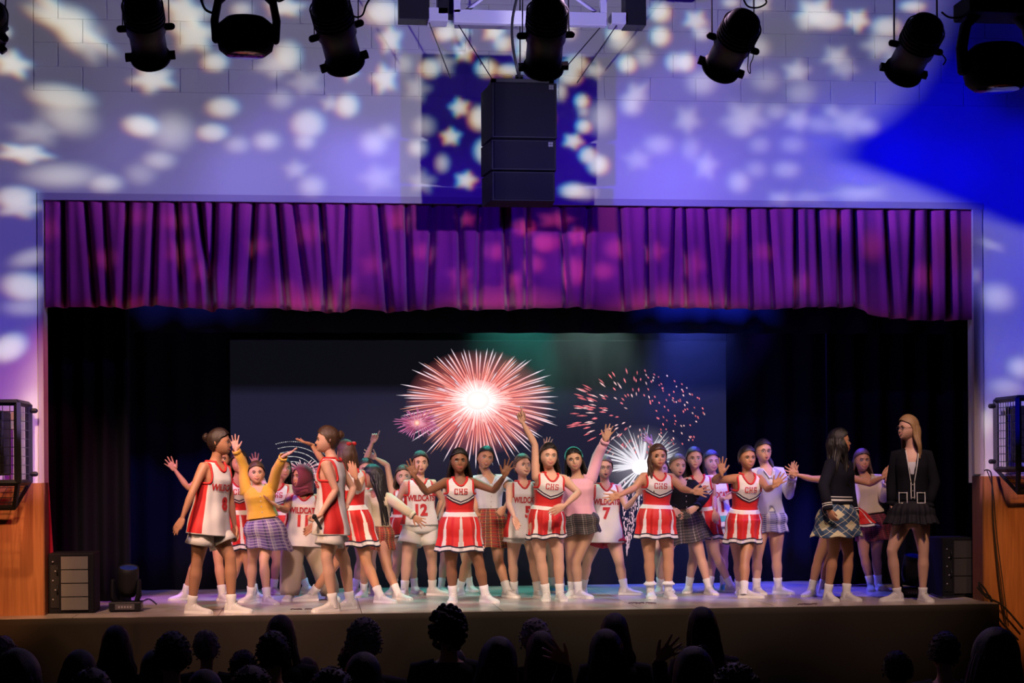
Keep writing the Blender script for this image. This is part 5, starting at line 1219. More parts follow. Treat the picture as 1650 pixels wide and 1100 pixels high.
KN = {'yellow': m_yellow, 'cream': m_cream, 'pink': m_pink, 'black': m_blackk, 'navy': m_navyk}
SKM = {'purple': p_pur, 'red': p_red, 'dark': p_gry, 'blue': p_blu, 'maroon': p_mar, 'arg': p_arg, 'tulle': m_tulle}
def buttons(P, top, gar, x, ts):
    for t in ts:
        q = MB(); q.ball(surf(P, t, x*P.k, .020, gar)-P.O, (.006, .004, .006), 8, 5); q.obj('button', m_btn, top)
for label, of, (hst, hcol, hkw), sk_, s in cast:
    P = make_pose(s); hs = dict(hkw); hs['style'] = hst
    if hs.get('band'): hs['band'] = mat('teal_band', (.05, .42, .42), .6)
    if hs.get('bow'): hs['bow'] = mat('red_bow', (.5, .01, .01), .5)
    root = finish_person(P, s, label, GP, hs, hcol, sk_); P.root = root
    t = of['t']
    if t == 'cheer':
        cheer_top(P, root); skirt(P, root, .33, of['hem'], 'cheer', [m_red, m_white, m_navy], name='cheer_skirt', tilt=of.get('tilt', 0))
    elif t == 'jersey':
        jersey(P, root, of['num'], of['hem'], back=of.get('back', False), numx=of.get('numx', 0), band=of.get('band', False))
        if of.get('trousers'): trousers(P, root, m_beige)
        else: shorts(P, root, of['sh'], {'red': m_redshort, 'grey': m_greyshort}.get(of.get('shm'), m_jshort))
    elif t in ('knit', 'shirt', 'vest'):
        skirt(P, root, of['tw'], of['skirt'], {'plain': 'plain', 'pleat': 'pleat', 'tulle': 'tulle', 'argyle': 'plain'}[of['sk']], [SKM[of['sm']]], tilt=of.get('tilt', 0), name='skirt', infl=.014 if t != 'shirt' else .020)
        if t == 'knit':
            top = knit(P, root, KN[of['m']], of['hem'], neck=of.get('neckk', 'v'), trim=m_trimw if of.get('trim') else None, name='cardigan' if of['m'] in ('yellow', 'black') else 'sweater')
            if of.get('buttons'): buttons(P, top, KNIT, 0, (.2, .34, .48, .62, .74))
            if of.get('piping'):
                def pl(pts, r=.0045):
                    q, d = line_on(P, pts, 0, .019, KNIT); q.tube(d, r, 6); piece(q, 'white_piping', m_trimw, top, P)
                tb = (U(PXY(P.hip)[0], 806, P.hip[1])[2]-P.hip[2])/P.L
                for xo in (-.012, .020):
                    pl([(xo, tb+.02), (xo, .50)])
                pl([(-.012, .50), (-.040, .78), (-.058, .97)]); pl([(.020, .50), (.050, .78), (.066, .97)])
                for a0, a1 in ((-.125, -.05), (.045, .12)):
                    pl([(a0, .36), (a0, .20), (a1, .20), (a1, .36)], .004); pl([(a0, .35), (a1, .35)], .004)
                buttons(P, top, KNIT, .004, (.18, .28, .38, .47))
                q = MB(); q.add([surf(P, t_, x_*P.k, .006, FIT)-P.O for t_ in (.62, .72, .80) for x_ in (-.04, 0, .04)], [(0, 1, 4, 3), (1, 2, 5, 4), (3, 4, 7, 6), (4, 5, 8, 7)]); q.obj('camisole', m_shirt, root)
        elif t == 'shirt':
            top = knit(P, root, m_shirt, of['hem'], neck='v', name='shirt', short=True, loose=FIT); buttons(P, top, FIT, 0, (.40, .50, .60, .70, .80))
            for sg in (-1, 1):
                q, d = line_on(P, [(sg*.012, .83), (sg*.052, .96)], 0, .018, FIT); q.tube(d, [(.010, .004)]*len(d), 8); piece(q, 'collar', m_shirt, top, P)
        else:
            top = knit(P, root, m_shirt, of['hem'], neck='v', name='shirt', loose=FIT)
            t0 = .02
            q = garment(P, .14, .98, KNIT, .012, lambda t_, x, y, sn=1: None if (t_ > .68 and abs(x) > .125) or (y > 0 and abs(x) < .075 and t_ > .55+abs(x)*6) or (y > 0 and abs(x) < .045 and t_ < .36-abs(x)*5) else 0)
            piece(q, 'vest', m_lav, root, P, sol=.004)
            for sg in (-1, 1):
                q, d = line_on(P, [(sg*.012, .80), (sg*.055, .95)], 0, .022, FIT); q.tube(d, [(.014, .004)]*len(d), 8); piece(q, 'collar', m_shirt, top, P)
    footwear(P, root, sock=.05 if of.get('m') == 'black' and of.get('piping') else .08, teal=of.get('teal'), frill=of.get('frill'))
    if of.get('back'):
        W_ = P.arms[1][2]; q = MB(); a = W_+np.array((-.05, -.03, -.01)); q.tube([a, a+(.03, -.01, -.05), a+(.055, -.02, -.10)], [.016, .014, .012], 12, round_=True); q.ball(a, .022)
        tag(q.obj('microphone', m_black, None, origin=a), 'black hand microphone held by player number 4 at her side', 'microphone')
# ------------------------------------------------------------------ hanging gear
m_metal = mat('black_metal', (.010, .010, .012), .5, spec=.3, bump=(50, .2, .002)); m_grille = mat('speaker_grille', (.006, .006, .009), .9, spec=.05, bump=(500, .8, .003)); m_case = mat('speaker_case', (.008, .008, .011), .7, spec=.12, bump=(200, .4, .001))
m_steel = mat('galvanised', (.30, .29, .33), .5, .3); m_cable = mat('black_cable', (.01, .01, .011), .5); m_lens = mat('glass_lens', (.02, .025, .05), .08, spec=1.); m_grey = mat('frame_paint', (.50, .50, .53), .5)
# line array of three boxes
AY = -1.0
def boxat(q, x0, y0, x1, y1, Yf, depth, mi=0, back=0):
    a = U(x0, y1, Yf); b_ = U(x1, y0, Yf); q.box((min(a[0], b_[0]), Yf, a[2]), (max(a[0], b_[0]), Yf+depth, b_[2]), mi); return a, b_
c0 = U(840, 225, AY)
arr = empty('speaker_array', (c0[0], AY, U(840, 323, AY)[2]), 'black column of three loudspeakers hung over the middle of the stage opening', 'loudspeaker')
ao = np.array(arr.location)
def part(q, name, m, parent, o=None, smooth=False, bevel=0):
    oo = ao if o is None else o; q.v = [tuple(np.array(p)-oo) for p in q.v]; ob = q.obj(name, m, parent, smooth)
    if bevel: md = ob.modifiers.new('bevel', 'BEVEL'); md.width = bevel; md.segments = 2
    return ob
for (ya, yb, xa_, xb_, tp) in ((134, 221, 793, 897, 0), (226, 273, 792, 896, 1), (277, 323, 793, 894, 2)):
    q = MB(); p0 = U(xa_, yb, AY); p1 = U(xb_, ya, AY); X0, X1, Z0, Z1 = p0[0], p1[0], p0[2], p1[2]; dp = (.42, .38, .36)[tp]; bk = .04
    q.add([(X0, AY, Z0), (X1, AY, Z0), (X1, AY, Z1), (X0, AY, Z1), (X0-.05, AY+dp, Z0), (X1+.02, AY+dp, Z0), (X1+.02, AY+dp, Z1), (X0-.05, AY+dp, Z1)], [(0, 1, 2, 3), (1, 5, 6, 2), (5, 4, 7, 6), (4, 0, 3, 7), (3, 2, 6, 7), (0, 4, 5, 1)])
    e = part(q, 'speaker_box', m_case, arr, bevel=.006)
    g = MB(); g.box((X0+.022, AY-.012, Z0+.012), (X1-.018, AY-.002, Z1-.012)); gg = part(g, 'grille', m_grille, e); gg.location = (0, 0, 0)
    if tp < 2:
        g = MB()
        for i in range(2):
            for j in range(2): g.box((X1-.065+.02*i, AY-.016, Z1-.055+.02*j), (X1-.048+.02*i, AY-.012, Z1-.038+.02*j))
        part(g, 'badge', mat('badge', (.06, .06, .07), .4), e)
q = MB(); a = U(792, 134, AY); b_ = U(893, 127, AY)
q.box((a[0], AY+.02, a[2]), (b_[0], AY+.08, b_[2]), 0); q.box((a[0], AY+.30, a[2]), (b_[0], AY+.36, b_[2])); q.box((a[0], AY+.02, a[2]), (a[0]+.04, AY+.36, b_[2])); q.box((b_[0]-.04, AY+.02, a[2]), (b_[0], AY+.36, b_[2]))
q.box((c0[0]-.03, AY+.1, a[2]), (c0[0]+.03, AY+.16, b_[2]+.05)); part(q, 'flying_frame', m_metal, arr)
def cable(name, pts, r, label=None, m=None, parent=None, n=24, o=None):
    P_ = [np.array(p, float) for p in pts]; q = MB()
    if len(P_) > 2:
        out = []; mm = len(P_)
        for i in range(n+1):
            t = i/n*(mm-1); j = min(int(t), mm-2); f = t-j; p0 = P_[max(j-1, 0)]; p1 = P_[j]; p2 = P_[j+1]; p3 = P_[min(j+2, mm-1)]
            out.append(.5*((2*p1)+(-p0+p2)*f+(2*p0-5*p1+4*p2-p3)*f*f+(-p0+3*p1-3*p2+p3)*f**3))
        P_ = out
    q.tube(P_, r, 8, round_=True)
    if parent is not None: return part(q, name, m or m_cable, parent, o if o is not None else ao, True)
    ob = q.obj(name, m or m_cable, None, True, origin=P_[0]); 
    if label: tag(ob, label, 'cable' if 'rope' not in name else 'wire')
    return ob
for (xa_, ya, xb_, yb, yd) in ((726, 20, 792, 126, AY+.05), (688, 28, 726, 126, AY+.33), (976, 34, 895, 128, AY+.05), (994, 40, 930, 133, AY+.33)):
    cable('steel_rope', [U(xa_, ya, AY+.1), U(xb_, yb, yd)], .0045, parent=arr)
cable('signal_cable', [U(838, -25, AY), U(826, 30, AY), U(826, 70, AY), U(833, 110, AY), U(838, 128, AY+.1)], .011, 'thick black cable running down to the hanging speaker column')
cable('chain_fall', [U(838, -25, AY+.1), U(838, 124, AY+.1)], .006, parent=arr)
# rigging frame above
fr = empty('rigging_frame', U(850, 20, AY+.1), 'pale steel hoist frame at the top edge above the speaker column', 'frame'); fo = np.array(fr.location)
q = MB(); boxat(q, 731, 20, 978, 36, AY, .08); boxat(q, 731, -30, 742, 20, AY, .08); boxat(q, 968, -30, 978, 20, AY, .08); part(q, 'beam', m_grey, fr, fo, bevel=.004)
for xa_, ya, xb_, yb in ((748, 20, 800, -20), (960, 20, 905, -20), (860, 20, 875, -25)):
    q = MB(); q.tube([U(xa_, ya, AY+.04), U(xb_, yb, AY+.04)], .016, 8); part(q, 'brace', m_grey, fr, fo, True)
for x0_, y0_, x1_, y1_, mm in ((643, -20, 692, 30, m_metal), (690, 12, 722, 33, m_grey), (1008, -20, 1041, 40, m_metal), (986, 20, 1012, 38, m_grey), (706, -20, 733, 22, m_metal), (735, 33, 860, 36, m_steel)):
    q = MB(); boxat(q, x0_, y0_, x1_, y1_, AY+.05, .2); part(q, 'bracket', mm, fr, fo, bevel=.004)

# stage lanterns on the front bar
LY = -3.7
def lantern(cx, cy, tipx, tipy, wpx, label, hook=True, toward=.15, yoke=(0, 0), glow=False):
    """cylindrical lantern whose lens end sits at tip, back end at c"""
    A_ = U(cx, cy, LY+.05); B_ = U(tipx, tipy, LY+toward+.3); sc_ = np.linalg.norm(U(cx+1, cy, LY)-U(cx, cy, LY)); r = wpx/2*sc_
    root = empty('stage_lantern', A_, label, 'stage light', 'stage lights on the bar'); o = np.array(root.location)
    ax = nrm(B_-A_); L = np.linalg.norm(B_-A_); x = nrm(np.cross(ax, (0, 1., 0))); x = x if x[0] > 0 else -x; y = np.cross(ax, x)
    Mx = lambda p: A_+x*p[0]+y*p[1]+ax*p[2]
    q = MB(); q.lathe([(0, -.06), (r*.5, -.055), (r*.82, -.02), (r*.96, .05), (r*1.0, .12*1), (r*1.0, L*.50), (r*.90, L*.52), (r*.90, L*.93), (r*1.02, L*.94), (r*1.04, L*.985), (r*.96, L), (r*.9, L*.985), (r*.88, L*.9), (0, L*.89)], 32, 0, Mx); part(q, 'lamp_body', m_metal, root, o, True)
    q = MB(); q.lathe([(0, L*.93), (r*.5, L*.935), (r*.87, L*.92)], 24, 0, Mx); part(q, 'lens', m_lens, root, o, True)
    for i in range(5):
        q = MB(); z = .03+i*.03; q.lathe([(r*.99, z), (r*1.05, z+.003), (r*1.05, z+.008), (r*.99, z+.011)], 32, 0, Mx); part(q, 'cooling_fin', m_metal, root, o, True)
    for a in (0, PI, -PI/2):
        q = MB(); c = np.array((math.cos(a)*r*1.1, math.sin(a)*r*1.1, L*.95)); q.box(c-(.022, .022, .02), c+(.022, .022, .02), 0, Mx); part(q, 'lens_clip', m_metal, root, o)
    for s_ in (-1, 1):
        q = MB(); q.tube([Mx((s_*r, 0, L*.45)), Mx((s_*r*1.28, 0, L*.45))], .024, 12, round_=True); part(q, 'yoke_knob', m_metal, root, o, True)
    pv = [Mx((s_*r*1.16, 0, L*.45)) for s_ in (-1, 1)]; top = (pv[0]+pv[1])/2+np.array((0, 0, .55+0*L)); w_ = r*1.12
    q = MB(); xx = nrm(np.array((x[0], x[1], 0)))
    q.tube([pv[0], top-xx*w_+(0, 0, -.05), top-xx*w_, top+xx*w_, top+xx*w_+(0, 0, -.05), pv[1]], [(.018, .004)]*6, 8, flat=(0, 1, 0)); part(q, 'yoke', m_metal, root, o)
    q = MB(); q.tube([top, top+(0, 0, .12)], .03, 10); part(q, 'hook_clamp', m_metal, root, o, True)
    return root
lantern(228, 2, 243, 95, 66, 'first black stage lantern from the left, tinted blue, hanging straight down')
lantern(530, 4, 556, 104, 66, 'black stage lantern with sparkling lens rim, second tube-shaped one from the left')
lantern(883, 10, 875, 112, 66, 'black stage lantern in front of the speaker column, middle of the bar')
lantern(1199, 35, 1160, 112, 62, 'black stage lantern tilted left, with a loose safety loop')
lantern(1494, 42, 1454, 118, 62, 'tilted black stage lantern before the deep blue wall, beside the right moving head')
# bar itself (just above the picture)
zb = U(830, -62, LY)[2]
q = MB(); q.tube([(-6, LY, zb+.15), (6, LY, zb+.15)], .03, 12); tag(q.obj('lighting_bar', m_metal, None, origin=(0, LY, zb+.15)), 'black lighting bar just above the picture carrying the stage lanterns', 'bar')
# moving heads hung from it
def moving_head(cx, cy, wpx, label, up_=False, Yd=LY, scale=1.):
    c = U(cx, cy, Yd); sc_ = np.linalg.norm(U(cx+1, cy, Yd)-c); u = wpx*sc_     # width of the head
    root = empty('moving_head_light', c, label, 'stage light'); o = c
    s_ = 1 if up_ else -1
    def T(p): return c+np.array((p[0]*u, p[1]*u, p[2]*u*(-s_)))
    q = MB(); q.lathe([(0, -.30), (.30, -.29), (.40, -.20), (.44, 0), (.42, .22), (.30, .34), (0, .36)], 30, 0, lambda p: T((p[0]*1.12, p[2]*1.1 if False else p[1], p[2]))); part(q, 'lamp_head', m_case, root, o, True)
    q = MB(); q.lathe([(0, -.305), (.26, -.30), (.31, -.285)], 24, 0, lambda p: T((p[0]*1.1, p[1], p[2]))); part(q, 'lens', m_lens, root, o, True)
    for sg in (-1, 1):
        q = MB(); q.tube([T((sg*.50, 0, -.02)), T((sg*.52, 0, .30)), T((sg*.46, 0, .62)), T((sg*.30, 0, .76))], [(.07*u, .13*u), (.07*u, .15*u), (.07*u, .15*u), (.06*u, .14*u)], 12, round_=True, flat=(1, 0, 0)); part(q, 'arm', m_case, root, o, True)
    q = MB(); a = T((-.52, -.34, .74)); b2 = T((.52, .34, 1.0)); q.box(np.minimum(a, b2), np.maximum(a, b2)); part(q, 'base', m_case, root, o, bevel=.012)
    return root
mh = moving_head(396, 62, 96, 'black moving head light hanging between the two left stage lanterns')
mh2 = moving_head(1606, 112, 108, 'black moving head light hanging in the top right corner')
# part lantern cut by the left edge
lantern(-12, 20, -14, 62, 50, 'lantern just cut off by the left edge of the picture')
cable('loose_cable', [U(322, -10, LY), U(330, 14, LY), U(346, 22, LY+.02)], .008, 'black cable looping beside the left moving head')
cable('loose_cable', [U(438, -8, LY), U(450, 2, LY), U(470, -10, LY)], .007, 'black cable leaving the right side of the left moving head')
cable('safety_loop', [U(1210, 60, LY), U(1206, 90, LY), U(1205, 112, LY), U(1209, 118, LY), U(1209, 104, LY), U(1214, 90, LY), U(1215, 64, LY)], .0035, 'thin steel safety loop dangling beside the tilted lantern')
cable('loose_cable', [U(1196, -6, LY), U(1205, 10, LY), U(1222, 12, LY), U(1235, 4, LY), U(1228, -8, LY)], .006, 'black cable looped over the lantern with the safety loop')
cable('loose_cable', [U(1518, 20, LY), U(1530, 28, LY), U(1550, 27, LY), U(1566, 16, LY)], .007, 'black cable joining the last lantern to the right moving head')
cable('loose_cable', [U(1506, 78, LY), U(1516, 86, LY), U(1524, 96, LY), U(1520, 104, LY)], .005, 'short black cable tail hanging from the last lantern')
cable('loose_cable', [U(556, -8, LY), U(560, 14, LY), U(572, 27, LY), U(584, 24, LY), U(590, 8, LY), U(600, -8, LY)], .006, 'black cable knotted beside the sparkling lantern')

# wall cages with loudspeakers
def cage(sgn, xb_px, xf_px, ytop, ybot, ytail, label, lab2):
    YF, YB = -.62, -.10
    Xb = U(xb_px, 700, YB)[0]; Xf = U(xf_px, 700, YF)[0]; Xo = Xf-1.1*sgn*-1 if sgn > 0 else Xf-1.1
    zt = U(xb_px, ytop, YB)[2]; zb_ = U(xb_px, ybot, YB)[2]; zl = U(xf_px, ytail, YF)[2]
    root = empty('wall_cage', (Xf, YB, zb_), label, 'cage'); o = np.array(root.location)
    ring = [(Xb, YB), (Xf, YF), (Xo, YF)]
    def bar(a, b2, r=.022, nm='frame_bar'): q = MB(); q.tube([a, b2], r, 4); part(q, nm, m_metal, root, o)
    for (x, y) in ring: bar((x, y, zb_), (x, y, zt), .028)
    for z in (zb_, zt):
        for (a, b2) in zip(ring, ring[1:]): bar((*a, z), (*b2, z), .026)
    Xl = Xf+.10*(-sgn*-1 if sgn > 0 else -1)*1.0
    Xl = Xf+.05*sgn
    bar((Xb, YB, zb_), (Xl, YF+.15, zl)); bar((Xl, YF+.15, zl), (Xo, YF+.15, zl)); bar((Xf, YF, zb_), (Xl, YF+.15, zl)); 
    for z in (zt-.05, zb_+.07): q = MB(); q.tube([(Xb, YB, z), (Xb-.05*sgn, YB, z)], .022, 10, round_=True); part(q, 'fixing_lug', m_metal, root, o, True)
    q = MB()
    for (a, b2) in zip(ring, ring[1:]):
        L = math.hypot(b2[0]-a[0], b2[1]-a[1]); n = int(L/.055); nz_ = int((zt-zb_)/.065)
        for i in range(1, n): t = i/n; q.tube([(a[0]+(b2[0]-a[0])*t, a[1]+(b2[1]-a[1])*t, zb_), (a[0]+(b2[0]-a[0])*t, a[1]+(b2[1]-a[1])*t, zt)], .0032, 4)
        for j in range(1, nz_): z = zb_+(zt-zb_)*j/nz_; q.tube([(a[0], a[1], z), (b2[0], b2[1], z)], .0032, 4)
    for j in range(1, 5):
        t = j/5; q.tube([(Xb+(Xl-Xb)*t, YB+(YF+.15-YB)*t, zb_+(zl-zb_)*t), (Xo, YB+(YF+.15-YB)*t, zb_+(zl-zb_)*t)], .003, 4)
    for i in range(1, 14):
        x = Xb+(Xo-Xb)*i/14; q.tube([(x, YB-.02, zb_), (x+.05*sgn, YF+.17, zl)], .003, 4)
    w_ = part(q, 'wire_mesh', m_metal, root, o); w_['kind'] = 'stuff'
    q = MB(); a, b2 = sorted((Xf+.13*sgn, Xo)); q.box((a, YF+.10, zb_+.06), (b2, YB-.03, zt-.06)); s_ = q.obj('wall_speaker', m_case, None, False, origin=((a+b2)/2, -.3, zb_+.06)); md = s_.modifiers.new('bevel', 'BEVEL'); md.width = .015; tag(s_, lab2, 'loudspeaker')
    q = MB(); q.box((a-(a+b2)/2+.03, YF+.088+.3, .04), (b2-(a+b2)/2-.03, YF+.10+.3, zt-zb_-.16)); q.obj('grille', m_grille, s_, False)
cage(-1, 47, 28, 652, 777, 818, 'black wire cage on the wall at the left edge of the picture', 'black loudspeaker inside the wire cage at the left edge')
cage(1, 1605, 1641, 645, 756, 793, 'black wire cage on the wall at the right edge of the picture', 'black loudspeaker inside the wire cage at the right edge')

# speakers on the stage
def stack(x0p, x1p, ytop, ybase, front_x0, label, n, grill, Yoff=0, right=False):
    a = G(x0p, ybase); b_ = G(x1p, ybase); Yf = (a[1]+b_[1])/2+Yoff; X0 = U(x0p, ybase, Yf)[0]; X1 = U(x1p, ybase, Yf)[0]; Z = U((x0p+x1p)/2, ytop, Yf)[2]; Xm = U(front_x0, ybase, Yf)[0]
    root = empty('floor_speaker', ((X0+X1)/2, Yf+.2, 0), label, 'loudspeaker'); o = np.array(root.location)
    q = MB(); q.box((X0, Yf, 0), (X1, Yf+.42, Z)); part(q, 'cabinet', m_case, root, o, bevel=.01)
    for i in range(n):
        z0 = .03+(Z-.05)*i/n; z1_ = .03+(Z-.05)*(i+1)/n-.008; q = MB(); q.box((Xm, Yf-.012, z0), (X1-(.05 if not right else .02), Yf-.001, z1_)); part(q, 'grille_panel', grill, root, o)
    q = MB(); q.box((X0+.02, Yf-.006, .05), (Xm-.02, Yf-.001, Z-.1)); pp = part(q, 'rear_plate', m_metal, root, o)
    for i in range(5):
        q = MB(); q.ball((X0+.04+.02*(i % 2), Yf-.01, .12+.08*i), .008, 8, 6); part(q, 'socket', m_steel, pp, np.zeros(3)+o, True)
    for z in (Z*.4, Z*.72):
        q = MB(); q.tube([(Xm-.03, Yf-.01, z-.04), (Xm-.03, Yf-.03, z), (Xm-.03, Yf-.01, z+.04)], .007, 8); part(q, 'handle', m_metal, root, o, True)
m_g2 = mat('stack_grille', (.15, .14, .13), .8, bump=(300, .8, .004))
stack(78, 152, 891, 988, 99, 'black loudspeaker stack with grey grilles standing at the left end of the stage', 4, m_g2)
stack(1519, 1574, 866, 961, 1537, 'black loudspeaker cabinet standing at the right end of the stage', 3, mat('stack_grille_dark', (.03, .028, .030), .7, bump=(300, .8, .004)), right=True)
def floor_mover(cx, ybase, ytop, wpx, label, blue):
    g = G(cx, ybase); sc_ = np.linalg.norm(U(cx+1, ybase, g[1])-U(cx, ybase, g[1])); W_ = wpx*sc_; Ht = (U(cx, ytop, g[1])[2])
    root = empty('floor_moving_light', (g[0], g[1]+W_*.4, 0), label, 'stage light'); o = np.array(root.location); c = np.array((g[0], g[1]+W_*.4, 0))
    hb = Ht*.22
    q = MB(); q.box((c[0]-W_/2, c[1]-W_*.38, .008), (c[0]+W_/2, c[1]+W_*.38, hb)); bs = part(q, 'base', m_metal, root, o, bevel=.01)
    q = MB(); q.box((c[0]-W_*.30, c[1]-W_*.385-.004, hb*.25), (c[0]+W_*.30, c[1]-W_*.38, hb*.8)); part(q, 'control_panel', mat('panel_grey', (.10, .09, .09), .4), bs, o)
    for i in range(5): q = MB(); q.box((c[0]-W_*.2+i*W_*.09, c[1]-W_*.385-.009, hb*.4), (c[0]-W_*.15+i*W_*.09, c[1]-W_*.385-.003, hb*.6)); part(q, 'button', m_btn2, bs, o)
    hc = c+np.array((.02, -.0, Ht*.62)); ax = nrm((.06, -.28, 1)); x = nrm(np.cross(ax, (0, 1., 0))); y = np.cross(ax, x); R_ = W_*.33; Mx = lambda p: hc+x*p[0]+y*p[1]+ax*p[2]; h = Ht*.36
    q = MB(); q.lathe([(0, -h*.85), (R_*.7, -h*.8), (R_*.95, -h*.4), (R_, 0), (R_, h*.6), (R_*.96, h), (R_*.9, h*1.02), (R_*.86, h*.96), (0, h*.95)], 28, 0, Mx); part(q, 'lamp_head', m_metal, root, o, True)
    q = MB(); q.lathe([(0, h*.99), (R_*.5, h*.985), (R_*.84, h*.965)], 24, 0, Mx); part(q, 'lens', mat('blue_lens', (.02, .04, .25), .08, spec=1.), root, o, True)
    for sg in (-1, 1):
        q = MB(); xx = R_*1.22*sg; q.tube([(c[0]+xx*.8, c[1], hb-.01), (c[0]+xx, c[1], hb+Ht*.12), (c[0]+xx, c[1], Ht*.66)], [(.022, .06), (.024, .07), (.02, .05)], 12, round_=True, flat=(1, 0, 0)); part(q, 'arm', m_case, root, o, True)
m_btn2 = mat('panel_button', (.35, .33, .32), .4)
floor_mover(201, 986, 912, 52, 'black moving head light standing on the stage beside the left speaker stack', 1)
floor_mover(1472, 962, 893, 46, 'black moving head light standing on the stage behind the tall woman', 1)
# cables at the right pier
cable('pier_cable', [U(1586, 758, -.1), U(1592, 757, -.12), U(1598, 768, -.12), (U(1600, 830, -.12)), U(1607, 910, -.12), U(1613, 960, -.12), U(1621, 1005, -.12)], .006, 'black cable running down the right wooden pier')
cable('pier_cable', [U(1590, 757, -.14), U(1600, 790, -.14), U(1606, 860, -.14), U(1616, 940, -.14), U(1625, 1008, -.14)], .005, 'second black cable beside the first on the right wooden pier')
for i, (a, lb) in enumerate((([(1577, 938), (1588, 950), (1600, 975), (1612, 1000), (1640, 1030)], 'black cable fanning from the stage corner to the floor'), ([(1577, 942), (1585, 955), (1596, 962), (1600, 985), (1602, 1010)], 'black cable dropping straight from the stage corner'), ([(1575, 946), (1590, 962), (1615, 975), (1648, 1012)], 'thin cable crossing to the far right below the pier'))):
    cable('corner_cable', [U(x, y, -.16-.02*i) for x, y in a], .009, lb)
cable('floor_cable', [G(225, 972)+(0, 0, .008), G(240, 966)+(0, 0, .008), G(252, 974)+(0, 0, .008)], .006, 'short black cable beside the left floor light')
cable('floor_cable', [G(1500, 958)+(0, 0, .01), G(1520, 964)+(0, 0, .01), G(1560, 960)+(0, 0, .01), G(1574, 956)+(0, 0, .01)], .008, 'black cable lying by the right stage speaker')
# fallen confetti scraps on the deck
rc = random.Random(3)
for cx_, cy_, lb in ((490, 982, 'dark scrap of ribbon on the deck near player number 4'), (1032, 972, 'dark scrap on the deck near the ponytailed cheerleader'), (1290, 974, 'dark scrap on the deck right of centre')):
    q = MB(); g = G(cx_, cy_)
    for i in range(7): a = g+np.array((rc.uniform(-.12, .12), rc.uniform(-.03, .03), .004)); q.tube([a, a+(.02, .01, .003), a+(.045, rc.uniform(-.01, .01), 0)], .004, 5)
    tag(q.obj('ribbon_scrap', mat('dark_ribbon', (.05, .01, .03), .6), None, origin=g), lb, 'ribbon')

# ------------------------------------------------------------------ audience
m_crowd = [mat('crowd_coat_%s' % n, c, .9) for n, c in (('black', (.012, .011, .014)), ('plum', (.03, .012, .024)), ('grey', (.03, .03, .035)))]
AH = {'dark': mat('crowd_hair_dark', (.014, .010, .010), .5, spec=.4, bump=(30, .7, .006, (9, 9, .6))), 'brown': mat('crowd_hair_brown', (.045, .028, .022), .5, spec=.4, bump=(30, .7, .006, (9, 9, .6))), 'grey': mat('crowd_hair_grey', (.30, .26, .30), .7, bump=(30, .7, .006, (9, 9, .6)))}
crowd = [ # x, top y, width px, hair, style, label, tilt
 (6, 1024, 42, 'grey', 'crop', 'audience member at the extreme left edge, grey short hair'),
 (28, 1044, 86, 'dark', 'long', 'large dark head of an audience member at the left edge'),
 (127, 1046, 68, 'dark', 'bob', 'audience member with dark bobbed hair between the two leftmost heads and the tall one'),
 (187, 1007, 64, 'dark', 'bob', 'tall audience member with dark bobbed hair below the left floor light'),
 (148, 1076, 74, 'brown', 'crop', 'audience member with brown hair low in the front row at the left'),
 (277, 1017, 60, 'dark', 'crop', 'dark-haired audience member beside the grey-haired one, left part'),
 (332, 1015, 52, 'grey', 'crop', 'audience member with short grey hair, left part of the crowd'),
 (252, 1046, 68, 'dark', 'bob', 'audience member with a round dark bob in front of the grey-haired one'),
 (452, 990, 58, 'brown', 'long', 'tall audience member with long brown hair below the headscarf player'),
 (440, 1016, 62, 'dark', 'crop', 'dark head just in front of the tall long-haired audience member'),
 (392, 1047, 58, 'dark', 'crop', 'small dark round head left of the long-haired audience member'),
 (405, 1072, 74, 'brown', 'crop', 'front row head at the bottom edge, brown hair, left of centre'),
 (330, 1078, 70, 'dark', 'bob', 'front row head barely showing under the grey-haired audience member'),
 (494, 1058, 42, 'brown', 'bob', 'small head of a child low beside the long-haired audience member'),
 (586, 995, 64, 'grey', 'crop', 'audience member with short grey hair below player number 12'),
 (568, 1034, 52, 'dark', 'crop', 'dark head just in front of the grey-haired one below player number 12'),
 (584, 1050, 76, 'dark', 'bob', 'broad dark bobbed head in the front row left of centre'),
 (722, 977, 64, 'dark', 'curly', 'tall audience member with a curly dark mop of hair and wide shoulders'),
 (730, 1042, 62, 'dark', 'bob', 'dark smooth head in front of the curly-haired audience member'),
 (801, 1025, 70, 'dark', 'bob', 'dark rounded head right of the curly-haired audience member'),
 (533, 1075, 38, 'dark', 'crop', 'tiny dark head at the bottom edge between two larger heads'),
 (862, 996, 54, 'grey', 'crop', 'audience member with grey hair below the centre cheerleader'),
 (873, 1016, 64, 'brown', 'long', 'long brown-haired audience member in front of the grey-haired one in the centre'),
 (990, 987, 56, 'dark', 'bob', 'dark-haired audience member behind the one who claps'),
 (977, 1013, 66, 'dark', 'long', 'broad-shouldered audience member with both hands raised to clap'),
 (1131, 977, 54, 'dark', 'long', 'tall audience member with long straight dark hair'),
 (1119, 1041, 84, 'dark', 'bob', 'large dark head with glasses pushed up onto the hair'),
 (1185, 1068, 88, 'brown', 'crop', 'large brown head at the bottom edge right of centre'),
 (1446, 1048, 52, 'dark', 'crop', 'small round dark head at the right, below the tall woman'),
 (1521, 1017, 54, 'dark', 'crop', 'dark head below the right stage speaker'),
 (1602, 1010, 92, 'dark', 'bob', 'largest dark head in the bottom right corner'),
 (905, 1091, 56, 'brown', 'crop', 'top of a brown head at the bottom edge in the centre'),
]
